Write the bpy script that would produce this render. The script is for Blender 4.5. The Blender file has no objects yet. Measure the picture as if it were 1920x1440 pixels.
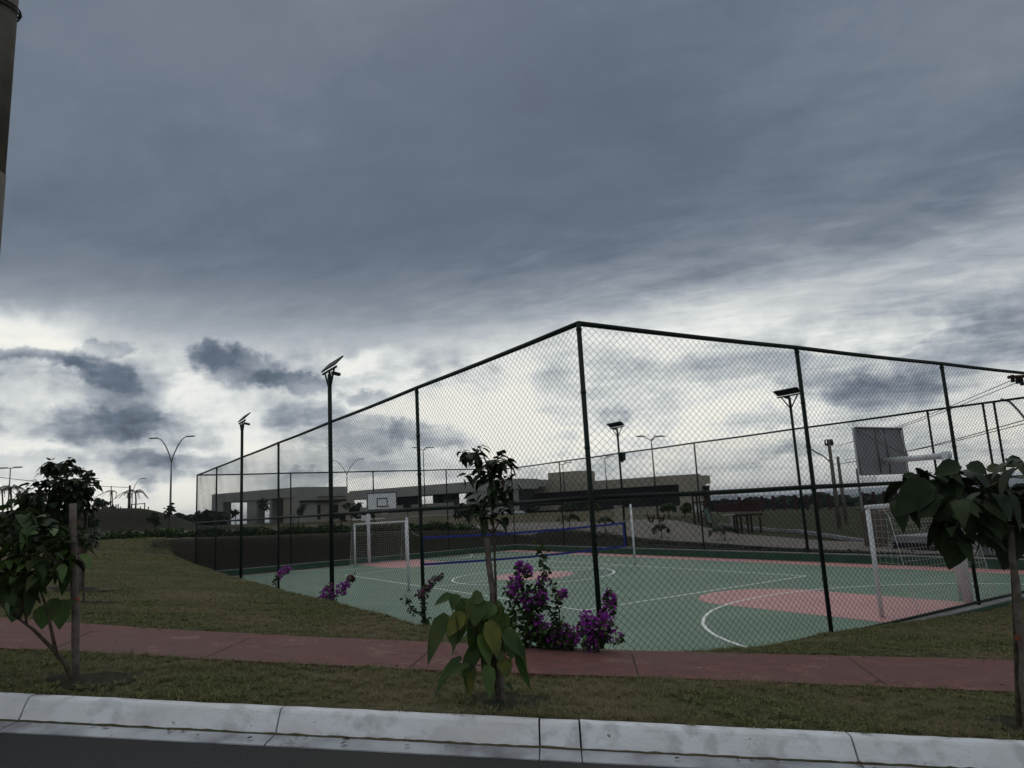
import bpy, math, random
import numpy as np
from mathutils import Vector, Matrix
random.seed(7); rng = np.random.default_rng(11)
scene = bpy.context.scene
COL = scene.collection
# ------------------------------------------------------------------ camera
EYE = 2.532
cam_d = bpy.data.cameras.new('camera'); cam = bpy.data.objects.new('camera', cam_d); COL.objects.link(cam)
scene.camera = cam
cam_d.sensor_width = 36.0; cam_d.lens = 1347.4/1920*36; cam_d.clip_start = .05; cam_d.clip_end = 20000
ROLL, PITCH, YAW = (math.radians(a) for a in (3.14, 9.655, 32.475))
Fv = Vector((math.sin(YAW)*math.cos(PITCH), math.cos(YAW)*math.cos(PITCH), math.sin(PITCH)))
Rt = Vector((math.cos(YAW), -math.sin(YAW), 0)); Up = Rt.cross(Fv)
CX = Rt*math.cos(ROLL)-Up*math.sin(ROLL); CY = Rt*math.sin(ROLL)+Up*math.cos(ROLL)
cam.matrix_world = Matrix(((CX.x, CY.x, -Fv.x, 0), (CX.y, CY.y, -Fv.y, 0), (CX.z, CY.z, -Fv.z, EYE), (0, 0, 0, 1)))
def ray(px, py):
    return (Fv*1347.4+CX*(px-960)-CY*(py-720)).normalized()
def at(px, py, dist):
    """world point seen in that direction at a horizontal distance"""
    r = ray(px, py); t = dist/math.hypot(r.x, r.y); return Vector((r.x*t, r.y*t, EYE+r.z*t))
def azel(px, py):
    r = ray(px, py); return math.degrees(math.atan2(r.x, r.y)), math.degrees(math.asin(r.z))
# ------------------------------------------------------------------ exposure, sun, sky
scene.view_settings.view_transform = 'Standard'; scene.view_settings.look = 'None'
scene.view_settings.exposure = 0.0; scene.view_settings.gamma = 1
SUN_EL, SUN_AZ = math.radians(48), math.radians(25)       # behind thick cloud, beyond the far end of the court
sl = bpy.data.lights.new('sun', 'SUN'); sl.energy = 0.5; sl.angle = math.radians(70); sl.color = (1, .985, .96)
sun = bpy.data.objects.new('sun', sl); COL.objects.link(sun)
sd = Vector((math.sin(SUN_AZ)*math.cos(SUN_EL), math.cos(SUN_AZ)*math.cos(SUN_EL), math.sin(SUN_EL)))
sun.rotation_euler = sd.to_track_quat('Z', 'Y').to_euler(); sun.location = sd*50
world = bpy.data.worlds.new('World'); scene.world = world; world.use_nodes = True
wn, wl = world.node_tree.nodes, world.node_tree.links; wn.clear()
def N(t, **k):
    n = wn.new(t)
    for a, b in k.items(): setattr(n, a, b)
    return n
def math_n(op, a, b=None, c=None, clamp=False):
    n = N('ShaderNodeMath', operation=op); n.use_clamp = clamp
    for i, v in enumerate((a, b, c)):
        if v is None: continue
        if isinstance(v, (int, float)): n.inputs[i].default_value = v
        else: wl.new(v, n.inputs[i])
    return n.outputs[0]
def maprange(v, a, b, c, d, kind='SMOOTHSTEP'):
    n = N('ShaderNodeMapRange', interpolation_type=kind); n.clamp = True
    wl.new(v, n.inputs[0])
    for i, q in zip((1, 2, 3, 4), (a, b, c, d)): n.inputs[i].default_value = q
    return n.outputs[0]
tc = N('ShaderNodeTexCoord'); D = tc.outputs['Generated']
sep = N('ShaderNodeSeparateXYZ'); wl.new(D, sep.inputs[0])
deg = 180/math.pi
AZ = math_n('MULTIPLY', math_n('ARCTAN2', sep.outputs[0], sep.outputs[1]), deg)
EL = math_n('MULTIPLY', math_n('ARCSINE', sep.outputs[2]), deg)
def noise(vec, scale, detail=6, rough=.55, dist=0.0):
    n = N('ShaderNodeTexNoise'); wl.new(vec, n.inputs['Vector']); n.inputs['Scale'].default_value = scale
    n.inputs['Detail'].default_value = detail; n.inputs['Roughness'].default_value = rough; n.inputs['Distortion'].default_value = dist
    return n
# the cloud layer: directions projected on a plane overhead, so clouds flatten towards the horizon
zz = math_n('ADD', math_n('MAXIMUM', sep.outputs[2], 0.0), .13)
cp = N('ShaderNodeCombineXYZ'); wl.new(math_n('DIVIDE', sep.outputs[0], zz), cp.inputs[0]); wl.new(math_n('DIVIDE', sep.outputs[1], zz), cp.inputs[1])
def mapped(vec, loc=(0, 0, 0), rot=0, sc=(1, 1, 1), kind='POINT'):
    m = N('ShaderNodeMapping', vector_type=kind); wl.new(vec, m.inputs[0])
    m.inputs[1].default_value = loc; m.inputs[2].default_value = (0, 0, rot); m.inputs[3].default_value = sc
    return m.outputs[0]
cpr = mapped(cp.outputs[0], rot=math.radians(-130))
streak = noise(mapped(cpr, sc=(.85, 1.5, 1)), 1.8, 8, .64, .7).outputs[0]
streak2 = noise(mapped(cpr, loc=(3, 1, 0), sc=(1.5, 3.0, 1)), 2.8, 7, .64, .6).outputs[0]
broad = noise(mapped(cpr, loc=(7, 2, 0), sc=(.8, 1.3, 1)), .9, 5, .55).outputs[0]
# warped angular coordinates for the separate clouds
ae = N('ShaderNodeCombineXYZ'); wl.new(AZ, ae.inputs[0]); wl.new(EL, ae.inputs[1])
w1 = noise(ae.outputs[0], .22, 6, .6); w2 = noise(ae.outputs[0], .8, 6, .65)
vs = N('ShaderNodeVectorMath', operation='SUBTRACT'); wl.new(w1.outputs['Color'], vs.inputs[0]); vs.inputs[1].default_value = (.5, .5, .5)
vm = N('ShaderNodeVectorMath', operation='MULTIPLY'); wl.new(vs.outputs[0], vm.inputs[0]); vm.inputs[1].default_value = (4.2, 3.0, 0)
vs2 = N('ShaderNodeVectorMath', operation='SUBTRACT'); wl.new(w2.outputs['Color'], vs2.inputs[0]); vs2.inputs[1].default_value = (.5, .5, .5)
vm2 = N('ShaderNodeVectorMath', operation='MULTIPLY'); wl.new(vs2.outputs[0], vm2.inputs[0]); vm2.inputs[1].default_value = (2.4, 1.8, 0)
va = N('ShaderNodeVectorMath', operation='ADD'); wl.new(ae.outputs[0], va.inputs[0]); wl.new(vm.outputs[0], va.inputs[1])
va2 = N('ShaderNodeVectorMath', operation='ADD'); wl.new(va.outputs[0], va2.inputs[0]); wl.new(vm2.outputs[0], va2.inputs[1])
AEW = va2.outputs[0]
sub = N('ShaderNodeVectorMath', operation='MULTIPLY'); wl.new(vm.outputs[0], sub.inputs[0]); sub.inputs[1].default_value = (1.2, 1.2, 0)
vb = N('ShaderNodeVectorMath', operation='ADD'); wl.new(ae.outputs[0], vb.inputs[0]); wl.new(sub.outputs[0], vb.inputs[1])
AES = vb.outputs[0]
# overall brightness of the layer by height above the horizon, shifted with azimuth
shift = maprange(AZ, 20, 60, 0, 1.0)
EL2 = math_n('SUBTRACT', EL, math_n('MULTIPLY', shift, .6))
ramp = N('ShaderNodeValToRGB'); r = ramp.color_ramp; r.interpolation = 'B_SPLINE'
for i, (p, v) in enumerate([(0, .97), (.12, .90), (.24, .78), (.33, .62), (.40, .40), (.47, .21), (.56, .15), (1, .17)]):
    e = r.elements[i] if i < 2 else r.elements.new(p)
    e.position = p; e.color = (v, v, v, 1)
wl.new(math_n('DIVIDE', EL2, 38.0), ramp.inputs[0])
lum = ramp.outputs[0]
def blob(px, py, rx, ry, amp, rot=0, vec=None, soft=1.0, inner=0.0):
    a, e = azel(px, py); k = 1/1347.4*deg
    m = mapped(vec or AEW, loc=(a, e, 0), rot=math.radians(rot), sc=(rx*k, ry*k, 1), kind='TEXTURE')
    ln = N('ShaderNodeVectorMath', operation='LENGTH'); wl.new(m, ln.inputs[0])
    return maprange(ln.outputs['Value'], inner, 1+.15*soft, amp, 0)
acc = lum
BROAD = [(240, 120, 700, 340, .03, 0), (1000, 230, 560, 200, -.035, 0), (800, 480, 640, 120, -.045, 0),
    (1850, 60, 420, 200, .08, 0), (1780, 590, 330, 130, -.12, 6), (1380, 575, 300, 45, .16, 4), (1850, 300, 330, 60, -.04, 15), (1900, 430, 200, 60, .10, 10),
    (1120, 730, 430, 120, .26, 0), (1500, 700, 300, 110, .08, 0), (20, 605, 120, 30, .40, 0), (110, 650, 120, 18, .34, 0), (330, 735, 60, 20, .25, 0), (330, 690, 40, 30, .2, 0), (660, 680, 100, 16, .30, 6), (560, 600, 240, 30, -.04, 0),
    (820, 830, 420, 60, .20, 0), (1750, 740, 260, 100, -.06, 0), (250, 960, 500, 60, .10, 0), (700, 765, 100, 26, .12, 0), (1250, 440, 500, 80, .03, 5)]
for px, py, rx, ry, amp, rot in BROAD:
    if amp: acc = math_n('ADD', acc, blob(px, py, rx, ry, amp, rot, AES, 4))
# wispy structure
am = maprange(AZ, 12, 50, .10, .36); ame = maprange(EL, 24, 15, .28, 1.0)
acc = math_n('ADD', acc, math_n('MULTIPLY', math_n('MULTIPLY', math_n('SUBTRACT', streak, .5), am), ame))
acc = math_n('ADD', acc, math_n('MULTIPLY', math_n('MULTIPLY', math_n('SUBTRACT', streak2, .5), am), math_n('MULTIPLY', ame, 1.2)))
acc = math_n('ADD', acc, math_n('MULTIPLY', math_n('SUBTRACT', broad, .5), .17))
lump = noise(mapped(cpr, loc=(1, 9, 0), sc=(1, 1.25, 1)), 3.2, 6, .6, .3).outputs[0]
acc = math_n('ADD', acc, math_n('MULTIPLY', math_n('SUBTRACT', lump, .5), .13))
lowb = noise(mapped(ae.outputs[0], sc=(.05, .35, 1)), 1.0, 5, .6, .3).outputs[0]
acc = math_n('ADD', acc, math_n('MULTIPLY', math_n('SUBTRACT', lowb, .5), maprange(EL, 14, 5, 0, .62)))
# separate darker cumulus below the layer
CL = [(455, 692, 92, 34, -.34, -14), (550, 722, 76, 20, -.30, -6), (400, 665, 40, 24, -.20, 0), (195, 698, 70, 24, -.32, -20), (60, 668, 84, 13, -.26, -8), (195, 654, 46, 16, -.24, 10),
      (190, 795, 110, 30, -.22, 4), (330, 815, 100, 26, -.22, -6), (120, 760, 150, 46, -.08, 0), (300, 765, 90, 46, -.09, 0), (60, 800, 90, 30, -.06, 0), (330, 780, 60, 14, -.10, 0), (150, 770, 60, 12, -.08, 0),
      (690, 738, 50, 16, -.30, -4), (640, 800, 150, 48, -.28, -8), (800, 812, 90, 26, -.30, -6), (1040, 830, 55, 26, -.26, 0), (1160, 775, 34, 20, -.22, 0),
      (1420, 785, 75, 26, -.26, 0), (1660, 735, 95, 34, -.24, 0), (1560, 720, 70, 26, -.12, 0), (1250, 690, 80, 18, -.12, 0), (270, 880, 55, 26, -.30, -20), (70, 880, 90, 26, -.22, 0), (370, 870, 70, 20, -.20, 0),
      (570, 900, 60, 16, -.2, 0), (1400, 850, 120, 22, -.12, 0), (1600, 830, 160, 26, -.14, 0), (1280, 830, 90, 16, -.10, 0), (1750, 850, 120, 26, -.16, 0), (700, 880, 60, 14, -.14, 0)]
for px, py, rx, ry, amp, rot in CL:
    acc = math_n('ADD', acc, blob(px, py, rx*1.2, ry*1.2, amp, rot, AEW, .35, .5))
# cauliflower texture inside the low clouds
puff = noise(ae.outputs[0], .55, 8, .6, .2).outputs[0]
acc = math_n('ADD', acc, math_n('MULTIPLY', math_n('SUBTRACT', puff, .5), maprange(EL, 15, 11, .03, .42)))
# crisp-edged cumulus bank with paler tops in the lowest ten degrees
def cum(dx, dy):
    return maprange(noise(mapped(ae.outputs[0], loc=(dx, dy, 0), sc=(.105, .23, 1)), 1.0, 9, .56, .25).outputs[0], .455, .56, 0, 1)
c0, c1 = cum(4.3, 1.7), cum(4.3, 1.7+.23*-1.1)
win = math_n('MULTIPLY', maprange(EL, 13.5, 10, 0, 1), maprange(EL, .5, 3.5, .35, 1))
acc = math_n('ADD', acc, math_n('MULTIPLY', math_n('MULTIPLY', c0, win), -.34))
acc = math_n('ADD', acc, math_n('MULTIPLY', math_n('MULTIPLY', math_n('SUBTRACT', c0, c1), win), .20))
# beyond the picture: brightness added overhead, beside and behind to light the foreground
BACK = maprange(math_n('ABSOLUTE', math_n('SUBTRACT', AZ, 33.0)), 60, 110, 0, .16)
acc = math_n('ADD', acc, BACK); acc = math_n('ADD', acc, maprange(EL, 42, 62, 0, .50))
cr = N('ShaderNodeValToRGB'); r = cr.color_ramp
CR = [(0, (.078, .098, .128)), (.15, (.118, .152, .203)), (.30, (.22, .252, .300)), (.5, (.41, .445, .485)), (.68, (.64, .67, .67)), (.84, (.87, .88, .85)), (1, (1.0, .98, .90))]
for i, (p, c) in enumerate(CR):
    e = r.elements[i] if i < 2 else r.elements.new(p)
    e.position = p; e.color = (*c, 1)
wl.new(acc, cr.inputs[0])
sky = N('ShaderNodeTexSky', sky_type='NISHITA'); sky.sun_disc = False; sky.sun_elevation = SUN_EL; sky.sun_rotation = SUN_AZ
bgs = N('ShaderNodeBackground'); wl.new(sky.outputs[0], bgs.inputs[0]); bgs.inputs[1].default_value = .05
bgc = N('ShaderNodeBackground'); wl.new(cr.outputs[0], bgc.inputs[0]); bgc.inputs[1].default_value = 1.0
mx = N('ShaderNodeMixShader'); mx.inputs[0].default_value = .93; wl.new(bgs.outputs[0], mx.inputs[1]); wl.new(bgc.outputs[0], mx.inputs[2])
wo = N('ShaderNodeOutputWorld'); wl.new(mx.outputs[0], wo.inputs[0])
world.cycles.sampling_method = 'MANUAL'; world.cycles.sample_map_resolution = 512
scene.cycles.max_bounces = 5; scene.cycles.transparent_max_bounces = 8
# ------------------------------------------------------------------ materials
def mat(name, c1, c2=None, rough=.8, scale=6, spec=.3, metal=0, bump=0, detail=5, c3=None, s3=.6, coords='Object', bscale=None, contrast=(.35, .65), speck=None):
    m = bpy.data.materials.new(name); m.use_nodes = True; n, l = m.node_tree.nodes, m.node_tree.links
    b = n['Principled BSDF']; b.inputs['Roughness'].default_value = rough; b.inputs['Metallic'].default_value = metal
    b.inputs['Specular IOR Level'].default_value = spec
    t = n.new('ShaderNodeTexCoord')
    if c2 is None: c2 = tuple(v*.8 for v in c1)
    nz = n.new('ShaderNodeTexNoise'); nz.inputs['Scale'].default_value = scale; nz.inputs['Detail'].default_value = detail
    l.new(t.outputs[coords], nz.inputs['Vector'])
    r = n.new('ShaderNodeValToRGB'); r.color_ramp.elements[0].position = contrast[0]; r.color_ramp.elements[1].position = contrast[1]
    r.color_ramp.elements[0].color = (*c2, 1); r.color_ramp.elements[1].color = (*c1, 1); l.new(nz.outputs[0], r.inputs[0])
    out = r.outputs[0]
    if c3:
        n3 = n.new('ShaderNodeTexNoise'); n3.inputs['Scale'].default_value = s3; n3.inputs['Detail'].default_value = 4; l.new(t.outputs[coords], n3.inputs['Vector'])
        mr = n.new('ShaderNodeMapRange'); mr.inputs[1].default_value = .45; mr.inputs[2].default_value = .68; l.new(n3.outputs[0], mr.inputs[0])
        mi = n.new('ShaderNodeMix'); mi.data_type = 'RGBA'; l.new(mr.outputs[0], mi.inputs[0]); l.new(out, mi.inputs[6]); mi.inputs[7].default_value = (*c3, 1)
        out = mi.outputs[2]
    if speck:
        n4 = n.new('ShaderNodeTexNoise'); n4.inputs['Scale'].default_value = speck[1]; n4.inputs['Detail'].default_value = 3; n4.inputs['Roughness'].default_value = .7; l.new(t.outputs[coords], n4.inputs['Vector'])
        n5 = n.new('ShaderNodeTexNoise'); n5.inputs['Scale'].default_value = speck[1]*.09; n5.inputs['Detail'].default_value = 3; l.new(t.outputs[coords], n5.inputs['Vector'])
        ad = n.new('ShaderNodeMath'); ad.operation = 'ADD'; l.new(n4.outputs[0], ad.inputs[0]); l.new(n5.outputs[0], ad.inputs[1])
        mr = n.new('ShaderNodeMapRange'); mr.inputs[1].default_value = speck[2]; mr.inputs[2].default_value = speck[2]+.05; l.new(ad.outputs[0], mr.inputs[0])
        mi = n.new('ShaderNodeMix'); mi.data_type = 'RGBA'; l.new(mr.outputs[0], mi.inputs[0]); l.new(out, mi.inputs[6]); mi.inputs[7].default_value = (*speck[0], 1); out = mi.outputs[2]
    l.new(out, b.inputs['Base Color'])
    if bump:
        bn = n.new('ShaderNodeTexNoise'); bn.inputs['Scale'].default_value = bscale or scale*4; bn.inputs['Detail'].default_value = 6; l.new(t.outputs[coords], bn.inputs['Vector'])
        bp = n.new('ShaderNodeBump'); bp.inputs['Strength'].default_value = bump; bp.inputs['Distance'].default_value = .02
        l.new(bn.outputs[0], bp.inputs['Height']); l.new(bp.outputs[0], b.inputs['Normal'])
    return m
M = dict(
 lawn=mat('lawn_soil', (.09, .085, .042), (.04, .04, .02), .95, 14, .1, bump=.9, c3=(.12, .095, .06), s3=.35),
 earth=mat('dark_earth', (.026, .021, .015), (.015, .013, .010), .95, 3, .1, bump=.6, c3=(.022, .024, .012), s3=.2),
 field=mat('field', (.042, .044, .020), (.024, .026, .014), .95, .6, .1, c3=(.05, .042, .026), s3=.06),
 verge=mat('verge_grass', (.040, .042, .018), (.020, .023, .010), .95, 4, .1, bump=.5),
 road=mat('asphalt', (.042, .042, .041), (.030, .030, .030), .9, 60, .15, bump=.35, bscale=220, c3=(.045, .043, .04), s3=.8),
 path=mat('red_concrete', (.132, .046, .040), (.090, .033, .029), .8, 5, .3, bump=.15, bscale=90, c3=(.105, .048, .042), s3=1.1, speck=((.19, .105, .085), 22, 1.17)),
 kerb=mat('whitewashed_concrete', (.64, .66, .70), (.46, .475, .50), .75, 7, .3, bump=.25, bscale=45, c3=(.56, .56, .57), s3=2.3, contrast=(.36, .5), speck=((.22, .215, .21), 46, 1.235)),
 gutter=mat('gutter_concrete', (.34, .36, .39), (.17, .175, .19), .7, 5, .3, bump=.2, bscale=60, c3=(.44, .46, .5), s3=1.6, speck=((.15, .145, .14), 26, 1.24)),
 green=mat('court_green', (.128, .215, .142), (.104, .178, .118), .58, .7, .28, c3=(.104, .172, .125), s3=.33, bump=.04, bscale=60, speck=((.10, .15, .12), 9, 1.17)),
 red=mat('court_red', (.50, .24, .225), (.43, .20, .19), .55, 1.1, .45, bump=.04, bscale=60),
 line=mat('court_line_white', (.85, .86, .83), (.7, .72, .7), .6, 8, .4),
 wallg=mat('wall_green', (.035, .10, .062), (.025, .07, .045), .75, 3, .3),
 coping=mat('coping_concrete', (.30, .30, .29), (.2, .2, .2), .85, 5, .2),
 pole=mat('dark_green_paint', (.006, .016, .012), (.004, .011, .008), .55, 8, .2),
 wire=mat('pvc_wire', (.004, .009, .007), (.003, .007, .005), .8, 8, .08),
 white=mat('white_paint', (.72, .74, .78), (.6, .62, .66), .45, 4, .45),
 netw=mat('white_cord', (.55, .55, .52), None, .9, 8, .1),
 black=mat('black_cord', (.02, .02, .022), None, .8, 8, .2),
 blue=mat('blue_band', (.018, .030, .25), (.014, .024, .2), .6, 3, .3),
 panel=mat('solar_panel', (.008, .011, .018), (.007, .008, .013), .45, 3, .25),
 alu=mat('aluminium', (.45, .46, .47), None, .4, 3, .5, metal=.7),
 galv=mat('galvanised', (.22, .23, .24), (.16, .17, .18), .5, 3, .4, metal=.3),
 conc=mat('pole_concrete', (.15, .14, .118), (.095, .088, .073), .9, 3, .2, bump=.3, bscale=40),
 wall=mat('render_grey', (.31, .31, .30), (.26, .26, .25), .9, .5, .2),
 wall2=mat('render_beige', (.32, .295, .25), (.28, .255, .21), .9, .5, .2),
 dark=mat('dark_interior', (.018, .018, .02), None, .8, 3, .2),  # near-black: stands in for shade inside recesses; also colours small dark parts
 glass=mat('dark_glass', (.02, .025, .03), None, .15, 3, .5),
 wood=mat('weathered_wood', (.16, .13, .115), (.085, .07, .06), .9, 14, .15, bump=.4, bscale=30),
 dwood=mat('dark_wood', (.045, .028, .02), (.025, .016, .012), .85, 5, .2),
 redw=mat('red_brown_paint', (.050, .016, .018), (.030, .010, .012), .8, 3, .2),
 bark=mat('bark', (.095, .075, .055), (.045, .036, .028), .95, 22, .1, bump=.5),
 twig=mat('green_twig', (.07, .06, .035), (.04, .035, .02), .9, 20, .1),
 leaf=mat('leaf', (.044, .092, .014), (.022, .052, .010), .5, 9, .35, c3=(.060, .078, .014), s3=6),
 leafd=mat('leaf_dark', (.013, .028, .009), (.008, .016, .006), .6, 7, .15, c3=(.022, .034, .010), s3=3),
 leafm=mat('leaf_mid', (.026, .052, .013), (.014, .030, .009), .6, 7, .2, c3=(.038, .056, .014), s3=2.2),
 flower=mat('bract_magenta', (.36, .05, .43), (.20, .025, .28), .6, 16, .2, c3=(.30, .05, .28), s3=7),
 flowerd=mat('bract_dull', (.13, .03, .07), (.08, .02, .05), .7, 16, .2, c3=(.17, .03, .16), s3=6),
 palm=mat('palm_frond', (.04, .055, .03), (.025, .035, .02), .6, 3, .3),
 pave=mat('block_paving', (.165, .148, .132), (.12, .108, .097), .9, 4, .2, c3=(.14, .122, .105), s3=.4),
 kerbf=mat('kerb_grey', (.26, .265, .275), (.19, .19, .2), .85, 2, .2),
 hill=mat('far_hills', (.035, .05, .04), (.025, .035, .03), .95, .004, .05),
 rim=mat('rim_orange', (.20, .05, .02), None, .5, 3, .4),
 back=mat('backlit_grey', (.24, .25, .275), (.20, .21, .23), .6, 3, .2),  # backlit shade of the white board put into the colour
 teal=mat('teal_plastic', (.03, .06, .055), None, .5, 3, .4),
 bladeA=mat('grass_blade', (.25, .25, .11), (.055, .068, .027), .8, 38, .1, c3=(.23, .19, .115), s3=.7, contrast=(.42, .60)),
)
# two-sided leaves that let a little light through
for k in ('leaf', 'leafm', 'flower', 'bladeA'):
    n, l = M[k].node_tree.nodes, M[k].node_tree.links; b = n['Principled BSDF']
    tr = n.new('ShaderNodeBsdfTranslucent'); src = b.inputs['Base Color'].links[0].from_socket; l.new(src, tr.inputs[0])
    ms = n.new('ShaderNodeMixShader'); ms.inputs[0].default_value = .3; l.new(b.outputs[0], ms.inputs[1]); l.new(tr.outputs[0], ms.inputs[2])
    l.new(ms.outputs[0], n['Material Output'].inputs[0])
# ------------------------------------------------------------------ object helpers
def tag(o, label=None, cat=None, group=None, kind=None):
    if label: o['label'] = label
    if cat: o['category'] = cat
    if group: o['group'] = group
    if kind: o['kind'] = kind
    return o
def thing(name, loc, label, cat, group=None, rz=0):
    o = bpy.data.objects.new(name, None); COL.objects.link(o); o.location = loc; o.rotation_euler = (0, 0, rz); o.empty_display_size = .2
    return tag(o, label, cat, group)
class MB:
    def __init__(s): s.v = []; s.f = []; s.mi = []
    def add(s, vs, fs, mi=0):
        o = len(s.v); s.v += [tuple(v) for v in vs]; s.f += [tuple(i+o for i in f) for f in fs]; s.mi += [mi]*len(fs); return s
    def box(s, a, b, mi=0):
        x0, y0, z0 = a; x1, y1, z1 = b
        return s.add([(x0, y0, z0), (x1, y0, z0), (x1, y1, z0), (x0, y1, z0), (x0, y0, z1), (x1, y0, z1), (x1, y1, z1), (x0, y1, z1)],
                     [(0, 3, 2, 1), (4, 5, 6, 7), (0, 1, 5, 4), (1, 2, 6, 5), (2, 3, 7, 6), (3, 0, 4, 7)], mi)
    def obox(s, c, ax, ay, az, mi=0):
        c, ax, ay, az = Vector(c), Vector(ax), Vector(ay), Vector(az)
        vs = [c+ax*i+ay*j+az*k for k in (-1, 1) for (i, j) in ((-1, -1), (1, -1), (1, 1), (-1, 1))]
        return s.add(vs, [(0, 3, 2, 1), (4, 5, 6, 7), (0, 1, 5, 4), (1, 2, 6, 5), (2, 3, 7, 6), (3, 0, 4, 7)], mi)
    def tube(s, pts, r, n=8, cap=True, mi=0):
        pts = [Vector(p) for p in pts]; R = r if isinstance(r, (list, tuple)) else [r]*len(pts)
        vs = []; up = None
        for i, p in enumerate(pts):
            t = (pts[min(i+1, len(pts)-1)]-pts[max(i-1, 0)]).normalized()
            if up is None: up = Vector((0, 0, 1)) if abs(t.z) < .9 else Vector((1, 0, 0))
            a = t.cross(up).normalized(); b = a.cross(t); up = b
            vs += [p+(a*math.cos(2*math.pi*k/n)+b*math.sin(2*math.pi*k/n))*R[i] for k in range(n)]
        fs = [(i*n+k, i*n+(k+1) % n, (i+1)*n+(k+1) % n, (i+1)*n+k) for i in range(len(pts)-1) for k in range(n)]
        if cap: fs += [tuple(range(n))[::-1], tuple((len(pts)-1)*n+k for k in range(n))]
        return s.add(vs, fs, mi)
    def strip(s, A, B, mi=0):
        n = len(A); return s.add(list(A)+list(B), [(i, i+1, n+i+1, n+i) for i in range(n-1)], mi)
    def build(s, name, m, parent=None, smooth=False, label=None):
        L = Vector(parent.location) if parent else Vector((0, 0, 0))
        if parent and parent.parent: L = L+Vector(parent.parent.location)
        rz = parent.rotation_euler.z if parent else 0
        v = np.array(s.v, dtype=float).reshape(-1, 3)-np.array(L)
        if rz: c, q = math.cos(-rz), math.sin(-rz); v = np.stack([v[:, 0]*c-v[:, 1]*q, v[:, 0]*q+v[:, 1]*c, v[:, 2]], 1)
        me = bpy.data.meshes.new(name); me.from_pydata([tuple(q) for q in v], [], s.f)
        ms = m if isinstance(m, (list, tuple)) else [m]
        for q in ms: me.materials.append(q)
        if len(ms) > 1: me.polygons.foreach_set('material_index', s.mi)
        if smooth: me.polygons.foreach_set('use_smooth', [True]*len(s.f))
        me.update(); o = bpy.data.objects.new(name, me); COL.objects.link(o)
        if parent: o.parent = parent
        if label: o['label'] = label
        return o
def copy_tree(o, parent=None):
    c = o.copy(); COL.objects.link(c)
    if parent: c.parent = parent
    for ch in list(o.children): copy_tree(ch, c)
    return c
def smooth(a, b, x):
    t = np.clip((x-a)/(b-a), 0, 1); return t*t*(3-2*t)
# ------------------------------------------------------------------ ground
X0, Y0, X1, Y1 = 5.576, 7.094, 23.122, 36.947     # fence rectangle, metres; court floor is z = 0
WH, FH, MH = .305, 4.80, 2.586                    # low wall top, fence top, middle rail
T2 = np.array([.812, -.583]); N2 = np.array([.583, .812])          # along the kerb (to the right) and towards the court
KP = np.array([-.27, 6.27])                                         # back edge of the kerb
def kw(x, y): return (x-KP[0])*N2[0]+(y-KP[1])*N2[1]
def plane(x): return 1.44-.1*x
def interp(v, a, b): return np.interp(v, a, b)
def H(x, y):
    x = np.asarray(x, float); y = np.asarray(y, float)
    pl = 1.44-.1*np.clip(x, -9, 40)
    A = .28+np.log1p(np.exp((pl-.28)*9))/9*1.0
    A = np.where(pl > .9, pl, A)
    A = A+interp(y, [22, 30, 39, 58, 80], [0, .12, .36, .80, .9])*smooth(12, 4, x)
    ft = interp(x, [-20, 4, 6.8, 10.8, 15.3, 19.7, 24.5, 30, 45, 70], [2.1, 1.90, 1.78, 1.64, 1.52, 1.36, 1.08, .95, .9, .8])
    up = interp(y, [40, 60, 85, 110, 160], [0, .15, .65, .9, 1.0])*smooth(95, 40, x)
    B = ft+up
    C = interp(y, [12.7, 15.7, 20.3, 23.8, 26.6, 29.7, 32.4, 35, 39.5], [.10, .12, .21, .34, .40, .58, .78, .94, 1.05])
    C = C+np.clip(x-34, 0, 60)*-.008
    h = A+(B-A)*smooth(34, 41, y)
    t2 = smooth(22.5, 24, x)*smooth(3, 12, y)*(1-smooth(36, 44, y))
    h = h+(C-h)*t2
    # planted mound far on the left
    h = h+2.0*smooth(70, 76, y)*smooth(14, 6, x)*smooth(-40, -25, x)*smooth(125, 100, y)
    # the land falls away to a wide plain beyond the estate
    r = np.hypot(x, y); az = np.degrees(np.arctan2(x, y))
    h = h-smooth(130, 900, r)*34-smooth(38, 52, az)*smooth(70, 160, r)*3.5
    # dip down to the low wall round the court
    D = np.hypot(np.maximum(np.maximum(X0-.08-x, x-X1-.08), 0), np.maximum(np.maximum(Y0-.08-y, y-Y1-.08), 0))
    foot = np.where(y < Y0, interp(x, [5.6, 8, 9.7, 11.4, 14, 18], [.33, .45, .44, .34, .22, .2]), np.where(x < X0, .26, .22))
    Dm = np.where(y > Y1, 2.9, np.where(x < X0, 1.35, np.where(x > X1, 1.7, 1.0)))
    h = foot+(h-foot)*smooth(0, 1, D/Dm)
    inside = (x > X0-.05) & (x < X1+.05) & (y > Y0-.05) & (y < Y1+.05)
    h = np.where(inside, -.35, h)
    k = kw(x, y)
    return np.where(k < .0, pl-.42, h)
def Hs(x, y): return float(H(x, y))
def bump(x, y):
    return (.014*np.sin(x*2.1+1.3*np.sin(y*1.7))*np.sin(y*2.6+x)+.010*np.sin(x*5.3+y*3.1)*np.sin(y*6.1-x*2.2))
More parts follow.
